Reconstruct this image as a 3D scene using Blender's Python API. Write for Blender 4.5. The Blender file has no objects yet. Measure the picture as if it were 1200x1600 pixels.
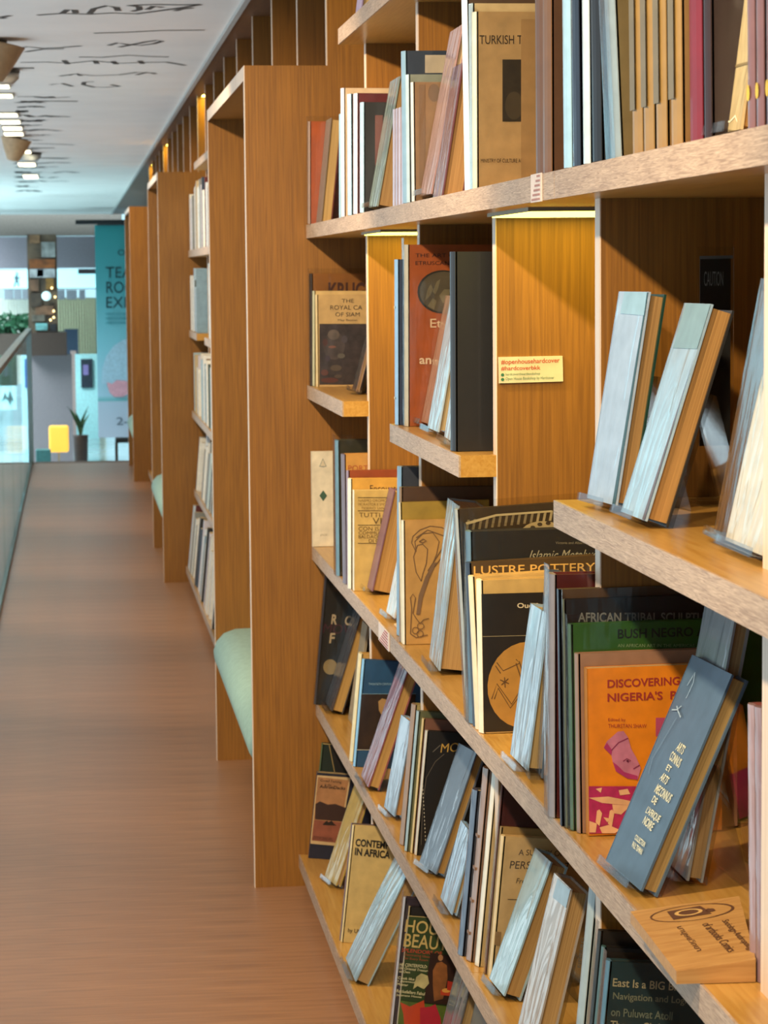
import bpy, math, random
from mathutils import Vector, Matrix
random.seed(7)
# ------------------------------------------------------------------ camera
F = 4000.0; EYE = 1.5
YAW, PITCH, ROLL = 0.1198, 0.093, -0.0086
_cy, _sy, _cp, _sp = math.cos(YAW), math.sin(YAW), math.cos(PITCH), math.sin(PITCH)
FW = Vector((_sy*_cp, _cy*_cp, -_sp)); _r = Vector((_cy, -_sy, 0)); _u = _r.cross(FW)
RT = math.cos(ROLL)*_r + math.sin(ROLL)*_u; UP = -math.sin(ROLL)*_r + math.cos(ROLL)*_u
CAM = Vector((0, 0, EYE))
scene = bpy.context.scene; col = scene.collection
cd = bpy.data.cameras.new('camera'); cam = bpy.data.objects.new('camera', cd); col.objects.link(cam)
cam.matrix_world = Matrix(((RT.x, UP.x, -FW.x, 0), (RT.y, UP.y, -FW.y, 0), (RT.z, UP.z, -FW.z, EYE), (0, 0, 0, 1)))
cd.sensor_fit = 'HORIZONTAL'; cd.sensor_width = 36; cd.lens = 36*F/1200; cd.clip_end = 300
cd.dof.use_dof = True; cd.dof.focus_distance = 3.4; cd.dof.aperture_fstop = 30
scene.camera = cam
# ------------------------------------------------------------------ world, lights, exposure
vs = scene.view_settings; vs.view_transform = 'Standard'; vs.look = 'None'; vs.gamma = 1; vs.use_curve_mapping = False
vs.exposure = 0.0
W = bpy.data.worlds.new('world'); scene.world = W; W.use_nodes = True
W.node_tree.nodes['Background'].inputs[0].default_value = (0.62, 0.85, 1.0, 1)
W.node_tree.nodes['Background'].inputs[1].default_value = 0.8
def spot(name, loc, target, energy, color, angle=75, size=0.035, blend=.6):
    l = bpy.data.lights.new(name, 'SPOT'); l.energy = energy; l.color = color; l.spot_size = math.radians(angle); l.spot_blend = blend; l.shadow_soft_size = size
    o = bpy.data.objects.new(name, l); col.objects.link(o); o.location = loc
    o.rotation_euler = (Vector(target)-Vector(loc)).to_track_quat('-Z', 'Y').to_euler(); return o
def area(name, loc, target, sx, sy, energy, color):
    l = bpy.data.lights.new(name, 'AREA'); l.shape = 'RECTANGLE'; l.size = sx; l.size_y = sy; l.energy = energy; l.color = color
    o = bpy.data.objects.new(name, l); col.objects.link(o); o.location = loc
    o.rotation_euler = (Vector(target)-Vector(loc)).to_track_quat('-Z', 'Y').to_euler(); return o
WARM = (1.0, 0.83, 0.56)
for i, ly in enumerate((-0.8, 0.6, 2.0, 3.4, 4.8, 6.6, 8.6, 10.6, 12.6, 15.0, 18.0)):
    spot('track_spot_light', (-0.33, ly, 2.33), (0.70, ly+1.45, 0.60), 108 if ly < 6 else 88, WARM, 92)
for ly in (7, 14, 21): area('added_ceiling_fill', (-4.6, ly, -1.3), (-.3, ly, 2.36), 5, 5, 105, (0.86, 0.94, 1.0))  # added fill lamps, out of view below left, to lighten the ceiling
area('added_hall_fill', (-2.0, 27.0, 6.5), (-.2, 33, 0.5), 5, 8, 4000, (0.72, 0.93, 1.0))  # added area lamp above the far hall to brighten it; no skylight is built
# ------------------------------------------------------------------ pixel <-> world helpers (real places read off the photograph, 1200 x 1600)
def ray(x, y): return FW + RT*((x-600)/F) - UP*((y-800)/F)
def atz(x, y, z):
    d = ray(x, y); return CAM + d*((z-EYE)/d.z)
def atY(x, y, Y):
    d = ray(x, y); return CAM + d*(Y/d.y)
def atplane(x, y, p, n):
    d = ray(x, y); return CAM + d*((p-CAM).dot(n)/d.dot(n))
def Y_from_x(px, X, z):
    k = (px-600)/F; dz = z-EYE
    return (k*(X*FW.x+dz*FW.z)-(X*RT.x+dz*RT.z))/(RT.y-k*FW.y)
# ------------------------------------------------------------------ materials
def lin(h):
    h = h.lstrip('#'); o = []
    for i in (0, 2, 4):
        c = int(h[i:i+2], 16)/255; o.append(c/12.92 if c <= .04045 else ((c+.055)/1.055)**2.4)
    return (o[0], o[1], o[2], 1)
MC = {}
def node_mat(name):
    m = bpy.data.materials.new(name); m.use_nodes = True
    nt = m.node_tree; return m, nt, nt.nodes['Principled BSDF']
def mat(hexc, rough=.5, coat=0., bump=0., mottle=.12, metal=0., scale=40):
    key = (hexc, rough, coat, bump, mottle, metal, scale)
    if key in MC: return MC[key]
    m, nt, b = node_mat('surface_'+hexc.strip('#')); N = nt.nodes; L = nt.links
    c = lin(hexc); tc = N.new('ShaderNodeTexCoord')
    nz = N.new('ShaderNodeTexNoise'); nz.inputs['Scale'].default_value = scale; nz.inputs['Detail'].default_value = 4
    L.new(tc.outputs['Object'], nz.inputs['Vector'])
    rp = N.new('ShaderNodeValToRGB'); e = rp.color_ramp.elements
    e[0].position = .3; e[1].position = .75
    e[0].color = (c[0]*(1-mottle), c[1]*(1-mottle), c[2]*(1-mottle), 1); e[1].color = tuple(min(1, v*(1+mottle)) for v in c[:3])+(1,)
    L.new(nz.outputs['Fac'], rp.inputs['Fac']); L.new(rp.outputs['Color'], b.inputs['Base Color'])
    b.inputs['Roughness'].default_value = rough; b.inputs['Metallic'].default_value = metal
    b.inputs['Coat Weight'].default_value = coat; b.inputs['Coat Roughness'].default_value = .06
    if bump:
        mp = N.new('ShaderNodeMapping'); mp.inputs['Scale'].default_value = (12, 12, 4); L.new(tc.outputs['Object'], mp.inputs['Vector'])
        n2 = N.new('ShaderNodeTexNoise'); n2.inputs['Scale'].default_value = 1.6; n2.inputs['Detail'].default_value = 2; n2.inputs['Distortion'].default_value = 1.6
        L.new(mp.outputs['Vector'], n2.inputs['Vector'])
        bp = N.new('ShaderNodeBump'); bp.inputs['Strength'].default_value = bump; bp.inputs['Distance'].default_value = .006
        L.new(n2.outputs['Fac'], bp.inputs['Height']); L.new(bp.outputs['Normal'], b.inputs['Coat Normal'])
    MC[key] = m; return m
def wood(name, c1, c2, axis='z', rough=.42, coat=0., fine=1.0, wavy=1.0):
    m, nt, b = node_mat(name); N = nt.nodes; L = nt.links
    tc = N.new('ShaderNodeTexCoord'); mp = N.new('ShaderNodeMapping'); L.new(tc.outputs['Object'], mp.inputs['Vector'])
    s = {'x': (1.6, 34, 34), 'y': (34, 1.6, 34), 'z': (34, 34, .8)}[axis]; mp.inputs['Scale'].default_value = s
    n1 = N.new('ShaderNodeTexNoise'); n1.inputs['Scale'].default_value = 5.0*fine; n1.inputs['Detail'].default_value = 6; n1.inputs['Distortion'].default_value = .6*wavy
    L.new(mp.outputs['Vector'], n1.inputs['Vector'])
    mp2 = N.new('ShaderNodeMapping'); L.new(tc.outputs['Object'], mp2.inputs['Vector']); mp2.inputs['Scale'].default_value = tuple(v*.09 if v > 2 else v*.5 for v in s)
    n2 = N.new('ShaderNodeTexNoise'); n2.inputs['Scale'].default_value = 2.2; n2.inputs['Detail'].default_value = 3; n2.inputs['Distortion'].default_value = 1.5*wavy
    L.new(mp2.outputs['Vector'], n2.inputs['Vector'])
    mx = N.new('ShaderNodeMath'); mx.operation = 'MULTIPLY_ADD'; mx.inputs[1].default_value = .22; L.new(n2.outputs['Fac'], mx.inputs[0])
    m3 = N.new('ShaderNodeMath'); m3.operation = 'MULTIPLY'; m3.inputs[1].default_value = .78; L.new(n1.outputs['Fac'], m3.inputs[0]); L.new(m3.outputs[0], mx.inputs[2])
    rp = N.new('ShaderNodeValToRGB'); e = rp.color_ramp.elements; e[0].position = .36; e[1].position = .64; e[0].color = lin(c1); e[1].color = lin(c2)
    L.new(mx.outputs[0], rp.inputs['Fac'])
    oi = N.new('ShaderNodeObjectInfo'); hs = N.new('ShaderNodeHueSaturation'); L.new(rp.outputs['Color'], hs.inputs['Color'])
    mr = N.new('ShaderNodeMapRange'); mr.inputs['To Min'].default_value = .94; mr.inputs['To Max'].default_value = 1.05; L.new(oi.outputs['Random'], mr.inputs['Value']); L.new(mr.outputs[0], hs.inputs['Value'])
    L.new(hs.outputs['Color'], b.inputs['Base Color'])
    bp = N.new('ShaderNodeBump'); bp.inputs['Strength'].default_value = .12; bp.inputs['Distance'].default_value = .001; L.new(n1.outputs['Fac'], bp.inputs['Height']); L.new(bp.outputs['Normal'], b.inputs['Normal'])
    b.inputs['Roughness'].default_value = rough; b.inputs['Coat Weight'].default_value = coat; b.inputs['Coat Roughness'].default_value = .2
    return m
M_DIV = wood('oak_veneer_upright', '#7b4c11', '#96601a', 'z', .45, 0, 1.5)
M_EDGE = wood('oak_edge_band', '#d8b79a', '#ecd2ba', 'z', .4)
M_SHELF = wood('oak_veneer_shelf_top', '#b67f34', '#c8954a', 'y', .3, .25)
M_SEDGE = wood('oak_solid_shelf_front', '#94745a', '#c9a98c', 'y', .5, 0, 2.2, 4.0)
M_FLOOR = wood('oak_laminate_floor', '#8f6345', '#aa7853', 'x', .4, .1, .6)
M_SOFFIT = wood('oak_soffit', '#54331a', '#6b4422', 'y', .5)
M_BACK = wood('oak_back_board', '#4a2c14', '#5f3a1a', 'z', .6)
M_PLAQUE = wood('light_oak_plaque', '#a8743a', '#bf8c4e', 'x', .5)
def pages_mat(hexc):
    key = ('pages', hexc)
    if key in MC: return MC[key]
    m, nt, b = node_mat('paper_edges'); hexc = '#%02x%02x%02x' % tuple(int(int(hexc[i:i+2], 16)*.62+v*.38) for i, v in ((1, 0xc8), (3, 0xae), (5, 0x7c))); N = nt.nodes; L = nt.links
    tc = N.new('ShaderNodeTexCoord'); mp = N.new('ShaderNodeMapping'); mp.inputs['Scale'].default_value = (3, 420, 3); L.new(tc.outputs['Object'], mp.inputs['Vector'])
    nz = N.new('ShaderNodeTexNoise'); nz.inputs['Scale'].default_value = 2; nz.inputs['Detail'].default_value = 4; L.new(mp.outputs['Vector'], nz.inputs['Vector'])
    rp = N.new('ShaderNodeValToRGB'); c = lin(hexc); e = rp.color_ramp.elements; e[0].position = .35; e[1].position = .65
    e[0].color = (c[0]*.68, c[1]*.64, c[2]*.58, 1); e[1].color = c
    L.new(nz.outputs['Fac'], rp.inputs['Fac']); L.new(rp.outputs['Color'], b.inputs['Base Color']); b.inputs['Roughness'].default_value = .85
    MC[key] = m; return m
def emit(hexc, strength):
    key = ('emit', hexc, strength)
    if key in MC: return MC[key]
    m, nt, b = node_mat('light_source'); b.inputs['Base Color'].default_value = lin(hexc); b.inputs['Emission Color'].default_value = lin(hexc); b.inputs['Emission Strength'].default_value = strength
    MC[key] = m; return m
def clear(name, tint, gloss, rough, bump=0.):
    m, nt, b = node_mat(name); N = nt.nodes; L = nt.links; N.remove(b)
    t = N.new('ShaderNodeBsdfTransparent'); t.inputs[0].default_value = tint
    g = N.new('ShaderNodeBsdfGlossy'); g.inputs['Roughness'].default_value = rough
    fr = N.new('ShaderNodeFresnel'); fr.inputs['IOR'].default_value = 1.45
    cl = N.new('ShaderNodeMath'); cl.operation = 'MULTIPLY_ADD'; cl.inputs[1].default_value = gloss; cl.inputs[2].default_value = .02; cl.use_clamp = True
    L.new(fr.outputs[0], cl.inputs[0]); mx = N.new('ShaderNodeMixShader'); L.new(cl.outputs[0], mx.inputs[0]); L.new(t.outputs[0], mx.inputs[1]); L.new(g.outputs[0], mx.inputs[2])
    if bump:
        tc = N.new('ShaderNodeTexCoord'); mp = N.new('ShaderNodeMapping'); mp.inputs['Scale'].default_value = (30, 30, 8); L.new(tc.outputs['Object'], mp.inputs['Vector'])
        n2 = N.new('ShaderNodeTexNoise'); n2.inputs['Scale'].default_value = 1.5; L.new(mp.outputs['Vector'], n2.inputs['Vector'])
        bp = N.new('ShaderNodeBump'); bp.inputs['Strength'].default_value = bump; bp.inputs['Distance'].default_value = .004; L.new(n2.outputs['Fac'], bp.inputs['Height'])
        L.new(bp.outputs['Normal'], g.inputs['Normal'])
    L.new(mx.outputs[0], N['Material Output'].inputs[0]); return m
M_ACRYL = clear('clear_acrylic', (.95, .96, .96, 1), .42, .05)
M_SLEEVE = clear('clear_plastic_sleeve', (.96, .96, .95, 1), .55, .12, .35)
M_GLASS = clear('balustrade_glass', (.95, .98, .975, 1), .14, .02)
# ------------------------------------------------------------------ mesh helpers
def link(o, parent=None):
    col.objects.link(o)
    if parent: o.parent = parent
    return o
def mobj(name, verts, faces, m, parent=None, smooth=False):
    me = bpy.data.meshes.new(name); me.from_pydata([tuple(v) for v in verts], [], faces); me.update()
    if m: me.materials.append(m)
    if smooth:
        for p in me.polygons: p.use_smooth = True
    return link(bpy.data.objects.new(name, me), parent)
BF = [(0, 1, 3, 2), (4, 6, 7, 5), (0, 4, 5, 1), (2, 3, 7, 6), (0, 2, 6, 4), (1, 5, 7, 3)]
def bverts(x0, x1, y0, y1, z0, z1): return [(x, y, z) for x in (x0, x1) for y in (y0, y1) for z in (z0, z1)]
def box(name, x0, x1, y0, y1, z0, z1, m, parent=None, bevel=0.):
    c = ((x0+x1)/2, (y0+y1)/2, (z0+z1)/2)
    o = mobj(name, bverts(x0, x1, y0, y1, z0, z1), BF, m, parent)
    if bevel:
        b = o.modifiers.new('bevel', 'BEVEL'); b.width = bevel; b.segments = 2; b.limit_method = 'ANGLE'
    return o
def boxes(name, lst, m, parent=None):
    v = []; f = []
    for b in lst:
        k = len(v); v += bverts(*b); f += [tuple(i+k for i in q) for q in BF]
    return mobj(name, v, f, m, parent)
def empty(name, loc=(0, 0, 0), M=None):
    o = bpy.data.objects.new(name, None); col.objects.link(o); o.empty_display_size = .05
    if M is not None: o.matrix_world = M
    else: o.location = loc
    return o
def tag(o, label=None, cat=None, group=None, kind=None):
    if label: o['label'] = label
    if cat: o['category'] = cat
    if group: o['group'] = group
    if kind: o['kind'] = kind
    return o
def struct(o): o['kind'] = 'structure'; return o
def lathe(name, prof, m, parent=None, n=20, M=None):
    v = []; f = []
    for r, z in prof:
        for i in range(n):
            a = 2*math.pi*i/n; p = Vector((r*math.cos(a), r*math.sin(a), z)); v.append(M @ p if M else p)
    for k in range(len(prof)-1):
        for i in range(n): f.append((k*n+i, k*n+(i+1) % n, (k+1)*n+(i+1) % n, (k+1)*n+i))
    f.append(tuple(range(n))[::-1]); f.append(tuple((len(prof)-1)*n+i for i in range(n)))
    return mobj(name, v, f, m, parent, True)
TXT = {}
def text_geo(s, bold):
    if (s, bold) in TXT: return TXT[(s, bold)]
    cu = bpy.data.curves.new('t', 'FONT'); cu.body = s; cu.size = 1; cu.offset = bold; cu.resolution_u = 3; cu.space_line = .95
    o = bpy.data.objects.new('t', cu); col.objects.link(o)
    dg = bpy.context.evaluated_depsgraph_get(); ev = o.evaluated_get(dg); me = ev.to_mesh()
    v = [(p.co.x, p.co.y) for p in me.vertices]; f = [tuple(p.vertices) for p in me.polygons]; ev.to_mesh_clear()
    bpy.data.objects.remove(o); bpy.data.curves.remove(cu)
    x0 = min(p[0] for p in v); x1 = max(p[0] for p in v); y0 = min(p[1] for p in v); y1 = max(p[1] for p in v)
    v = [((a-x0)/(x1-x0), (b-y0)/max(1e-6, y1-y0)) for a, b in v]
    TXT[(s, bold)] = (v, f); return v, f
# ------------------------------------------------------------------ layout numbers
YN = {16: 18.728, 15: 17.95, 14: 17.18, 13: 16.41, 12: 15.64, 11: 14.87, 10: 14.11, 9: 13.3, 8: 12.495, 7: 11.77, 6: 11.04, 5: 10.292, 4: 9.501, 3: 8.669, 2: 7.836, 1: 6.962, 0: 6.169, -1: 5.353, -2: 4.54, -3: 3.711, -4: 2.963, -5: 2.213, -6: 1.5}
XP, XD, XB = 0.4153, 0.614, 0.96       # portal front, divider front, back
ZS = 2.36                              # soffit
TH = 0.028
SH = {1: (.080, .524, .10), 2: (.457, .570, .085), 3: (.841, .565, 0.), 'B': (1.232, .558, 0.), 'A': (1.617, .560, 0.), 'C': (2.008, .560, 0.)}
def shelf_z(k, X):
    zf, xf, t = SH[k]; return zf-math.tan(t)*(X-xf)
def on_shelf(k, px, py, up=0.):
    zf, xf, t = SH[k]; n = Vector((math.sin(t), 0, math.cos(t))); return atplane(px, py, Vector((xf, 0, zf))+n*up, n)
# ------------------------------------------------------------------ the setting
fl = struct(box('floor', -.62, 1.0, .3, 20.83, -.05, -.006, mat('#6f4a33', .5)))
y = 3.6; i = 0; plank_mesh = None
while y < 20.8:
    y1 = min(y+.128, 20.83)
    if plank_mesh is None:
        p = box('plank', -.62, 1.0, 0, .1278, -.006, 0, M_FLOOR, fl); plank_mesh = p.data; p.location.y = y
    else:
        p = bpy.data.objects.new('plank', plank_mesh); link(p, fl); p.location.y = y
    y += .128; i += 1
    if y > 20.7: break
struct(box('ceiling', -1.3, .555, .3, 36.5, ZS+.004, ZS+.09, mat('#efe9e2', .8, 0, 0, .04, 0, 3)))
ceil = bpy.data.objects['ceiling']
struct(box('trim_1', .549, .566, .3, 36.5, ZS-.012, ZS+.05, mat('#b4b2ac', .6)))
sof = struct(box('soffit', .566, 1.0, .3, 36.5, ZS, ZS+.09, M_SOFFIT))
struct(box('wall_right', .985, 1.1, .3, 36.5, -.05, ZS+.09, mat('#5a3a20', .7)))
# ------------------------------------------------------------------ bookcases and seating niches
def divider(parent, n, x0, z0, z1, name='divider'):
    d = box(name, x0+.0015, XB, YN[n], YN[n]+TH, z0, z1, M_DIV, parent)
    box('edge_band', x0, x0+.0015, YN[n], YN[n]+TH, z0, z1, M_EDGE, d); return d
def shelf(parent, k, ya, yb, x1=XB, th=.032):
    zf, xf, t = SH[k]; s = math.tan(t)
    def prism(name, xa, xb_, m, par, up=0.):
        v = [(x, yy, zf-s*(x-xf)+dz) for x in (xa, xb_) for yy in (ya, yb) for dz in (-th, up)]
        return mobj(name, v, BF, m, par)
    b = prism('shelf', xf+.003, x1, M_SHELF, parent); prism('front_edge', xf, xf+.003, M_SEDGE, b); return b
def bookcase(n0, n1, label, bmid):
    r = empty('bookcase', (.565, YN[n1], 0)); tag(r, label, 'bookcase', 'built-in oak bookcases along the corridor')
    r2 = r; inv = Matrix.Translation((-.565, -YN[n1], 0))
    kids = []
    for n in range(n1, n0+1):
        if n == n0: pass
        elif n == n1 and n1 > -6: pass
        else: kids.append(divider(None, n, XD, 0, ZS))
    splits = {'A': [-4], 3: [-2], 2: [-3], 1: []}
    for k in ('A', 3, 2, 1):
        cuts = [n0]+[c for c in splits[k] if n1 < c < n0]+[n1]
        for a, b in zip(cuts, cuts[1:]): kids.append(shelf(None, k, YN[b]+(.001 if b != n1 else TH+.001), YN[a]-.001))
    for a, c in bmid: kids.append(shelf(None, 'B', YN[c]+.001 if c != n1 else YN[n1]+TH, YN[a]-.001))
    kids.append(shelf(None, 'C', YN[n1]+TH+.001, YN[n0-1]+TH+.002))
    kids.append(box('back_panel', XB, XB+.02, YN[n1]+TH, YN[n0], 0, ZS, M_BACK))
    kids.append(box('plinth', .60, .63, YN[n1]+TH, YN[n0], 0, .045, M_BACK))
    for o in kids: o.parent = r; o.matrix_parent_inverse = inv
    return r
bookcase(0, -6, 'nearest built-in oak bookcase, tall dividers and long shelves packed with art books', ((0, -1), (-2, -3), (-4, -6)))
bookcase(8, 2, 'oak bookcase seen edge-on between the first and second seating niche', ((8, 7), (6, 5), (4, 3)))
bookcase(16, 10, 'distant oak bookcase beyond the second seating niche', ((16, 15), (14, 13), (12, 11)))
def niche(n0, label, cush_label, fins):
    ya, yb = YN[n0], YN[n0+2] if n0+2 in YN else YN[n0]+1.6
    YN.setdefault(n0+2, yb); YN.setdefault(n0+1, (ya+yb)/2)
    r = empty('seating_niche', (XP, ya, 0)); tag(r, label, 'seating niche', 'oak seating niches between the bookcases'); inv = Matrix.Translation((-XP, -ya, 0)); kids = []
    kids += [divider(None, n0, XP, 0, 1.996, 'side_panel'), divider(None, n0+2, XP, 0, 1.996, 'side_panel')]
    tb = box('top_board', XP+.0015, XB, ya+TH, yb, 1.968, 1.996, M_DIV); box('edge_band', XP, XP+.0015, ya+TH, yb, 1.962, 1.996, M_EDGE, tb); kids.append(tb)
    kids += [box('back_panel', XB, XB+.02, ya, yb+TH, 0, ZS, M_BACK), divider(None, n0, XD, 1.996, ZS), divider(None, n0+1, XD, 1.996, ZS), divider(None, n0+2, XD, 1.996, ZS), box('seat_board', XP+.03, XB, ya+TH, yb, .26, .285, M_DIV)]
    for o in kids: o.parent = r; o.matrix_parent_inverse = inv
    # cushion with rolled front
    prof = [(.60, .287), (.452, .287), (.425, .30), (.410, .325), (.408, .350), (.418, .378), (.440, .402), (.475, .415), (.60, .418), (.93, .418), (.93, .287)]
    v = []; f = []; n = len(prof)
    ys = [(ya+TH+.004, .93), (ya+TH+.03, 1), (yb-.03, 1), (yb-.004, .93)]
    for yy, s in ys:
        for px, pz in prof: v.append((.65+(px-.65)*s, yy, .35+(pz-.35)*s))
    for k in range(3):
        for i in range(n): f.append((k*n+i, k*n+(i+1) % n, (k+1)*n+(i+1) % n, (k+1)*n+i))
    f.append(tuple(range(n))); f.append(tuple(3*n+i for i in range(n))[::-1])
    c = mobj('seat_cushion', v, f, mat('#9db5a3', .85, 0, 0, .1, 0, 60), None, True); tag(c, cush_label, 'cushion', 'green niche cushions')
niche(0, 'nearest oak seating niche, tall side panel standing in front of the book rows', 'large sage green bench cushion in the nearest niche', None)
niche(8, 'second oak seating niche, half way down the corridor', 'sage green bench cushion in the second niche, partly seen', None)
niche(16, 'farthest oak seating niche at the corridor end', 'small sliver of green cushion in the farthest niche', None)
# upper dividers lit by small soffit lights
def soffit_light(Y, z, label, x0=.70, x1=.90, e=5.5, dy=.34):
    r = empty('shelf_light', ((x0+x1)/2, Y-.05, z)); tag(r, label, 'light', 'warm lights tucked under boards')
    inv = Matrix.Translation((-(x0+x1)/2, -Y+.05, -z))
    a = box('housing', x0, x1, Y-dy-.01, Y-.012, z-.005, z, mat('#8a7a5a', .5)); b = box('diffuser', x0+.006, x1-.006, Y-dy, Y-.02, z-.0065, z-.0045, emit('#fff060', e))
    for o in (a, b): o.parent = r; o.matrix_parent_inverse = inv
soffit_light(YN[-1], 1.585, 'yellow light under the upper shelf left of the orange medallion book', .60, .93)
soffit_light(YN[-3], 1.585, 'yellow light under the upper shelf above the small hashtag card', .60, .93)
for n, w in ((0, 'above the nearest tall side panel'), (8, 'above the second niche panel'), (14, 'high on the distant bookcase'), (18, 'at the far end of the soffit')):
    soffit_light(YN[n], ZS, 'small yellow soffit light '+w, .63, .92, 30 if n else 9, .12)
# ------------------------------------------------------------------ books
SIZES = []
def frame_matrix(o, u, n, v):
    y = -n; return Matrix(((u.x, y.x, v.x, o.x), (u.y, y.y, v.y, o.y), (u.z, y.z, v.z, o.z), (0, 0, 0, 1)))
class Book: pass
def make_book(label, o, u, n, v, w, h, t, cover, spine=None, pages='#c9a56a', wrap=0, soft=False, back=None, cat='book', name='book', sleeve=False, group=None):
    M = frame_matrix(o, u, n, v); r = empty(name, M=M); tag(r, label, cat, group)
    c = .0009 if soft else .0026; ins = .0005 if soft else .0035
    cm = mat(cover, .42 if not wrap else .38, .9 if wrap else .15, .0 if not wrap else .6, .14); sm = mat(spine or cover, .42, .9 if wrap else .15, 0. if not wrap else .6, .1)
    bm_ = mat(back, .42, .2) if back else cm
    box('front_cover', .001, w, 0, c, 0, h, cm, r); box('back_cover', .001, w, t-c, t, 0, h, bm_, r)
    bul = 0 if soft or t < .012 else min(.005, t*.18); k = 1 if bul == 0 else 5; pts = [(-bul*math.sin(math.pi*i/k), t*i/k) for i in range(k+1)]
    sv = []; sf = []
    for x, yy in pts: sv += [(x, yy, 0), (x, yy, h)]
    for yy in (t, 0): sv += [(c+.0005, yy, 0), (c+.0005, yy, h)]
    m = len(sv)//2
    for i in range(m): a, b = i, (i+1) % m; sf.append((2*a, 2*a+1, 2*b+1, 2*b))
    sf.append(tuple(2*i for i in range(m))); sf.append(tuple(2*i+1 for i in range(m))[::-1])
    mobj('spine', sv, sf, sm, r)
    box('page_block', c+.0006, w-ins, c, t-c, ins, h-ins, pages_mat(pages), r)
    if sleeve:
        e = .0015; s = boxes('plastic_sleeve', [(-bul-e, w+e, -e-.0004, -e, -.0005, h+.012), (-bul-e-.0004, -bul-e, -e, t+e, -.0005, h+.012)], M_SLEEVE, r)
    B = Book(); B.r = r; B.o = o; B.u = u; B.n = n; B.v = v; B.w = w; B.h = h; B.t = t; B.layer = 1; B.label = label
    SIZES.append((label, round(w, 3), round(h, 3), round(t, 3), round(o.x, 3), round(o.y, 3))); return B
def uv(B, px, py):
    p = atplane(px, py, B.o, B.n)-B.o; return p.dot(B.u), p.dot(B.v)
def lift(B): B.layer += 1; return -.0004-.00012*B.layer
def clampu(B, a): return min(max(a[0], .0005), B.w-.0005), min(max(a[1], .0005), B.h-.0005)
def T(B, s, x0, y0, x1, y1, color, bold=.0, name='title_text', bl=None, br=None, tl=None, inw=True):
    """text stretched to the printed box: (x0,y0) upper left pixel, (x1,y1) lower right"""
    if bl is None: bl, br, tl = (x0, y1), (x1, y1), (x0, y0)
    if B.tilt and bl == (x0, y1) : pass
    a, b, c = Vector(uv(B, *bl)), Vector(uv(B, *br)), Vector(uv(B, *tl))
    g, f = text_geo(s, bold); yy = lift(B)
    vv = []
    for s_, t_ in g:
        p = a+(b-a)*s_+(c-a)*t_; vv.append((p[0], yy, p[1]))
    return mobj(name, vv, f, mat(color, .5, .15, 0, 0), B.r)
def P(B, pts, color, name='cover_print', mottle=.12, clip=True, scale=40):
    yy = lift(B); q = [uv(B, *p) for p in pts]
    if clip: q = [clampu(B, a) for a in q]
    return mobj(name, [(a, yy, b) for a, b in q], [tuple(range(len(q)))], mat(color, .42, .5, 0, mottle, 0, scale), B.r)
def R(B, x0, y0, x1, y1, color, name='cover_print', mottle=.12, scale=40): return P(B, [(x0, y1), (x1, y1), (x1, y0), (x0, y0)], color, name, mottle, True, scale)
def E_(B, cx, cy, rx, ry, color, name='cover_print', n=28, rot=0, mottle=.12):
    return P(B, [(cx+rx*math.cos(a)*math.cos(rot)-ry*math.sin(a)*math.sin(rot), cy+rx*math.cos(a)*math.sin(rot)+ry*math.sin(a)*math.cos(rot)) for a in [2*math.pi*i/n for i in range(n)]], color, name, mottle)
def LN(B, pts, wpx, color, name='cover_print'):
    """thin printed line through pixel points"""
    q = [Vector(uv(B, *p)) for p in pts]; sc = (B.o-CAM).dot(FW)/F*wpx/2; yy = lift(B); vv = []; ff = []
    for i, p in enumerate(q):
        d = (q[min(i+1, len(q)-1)]-q[max(i-1, 0)]); d = d.normalized() if d.length > 1e-9 else Vector((1, 0)); nn = Vector((-d.y, d.x))*sc
        for s in (p+nn, p-nn):
            s = clampu(B, s); vv.append((s[0], yy, s[1]))
    for i in range(len(q)-1): ff.append((2*i, 2*i+1, 2*i+3, 2*i+2))
    return mobj(name, vv, ff, mat(color, .5, .15, 0, 0), B.r)
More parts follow.
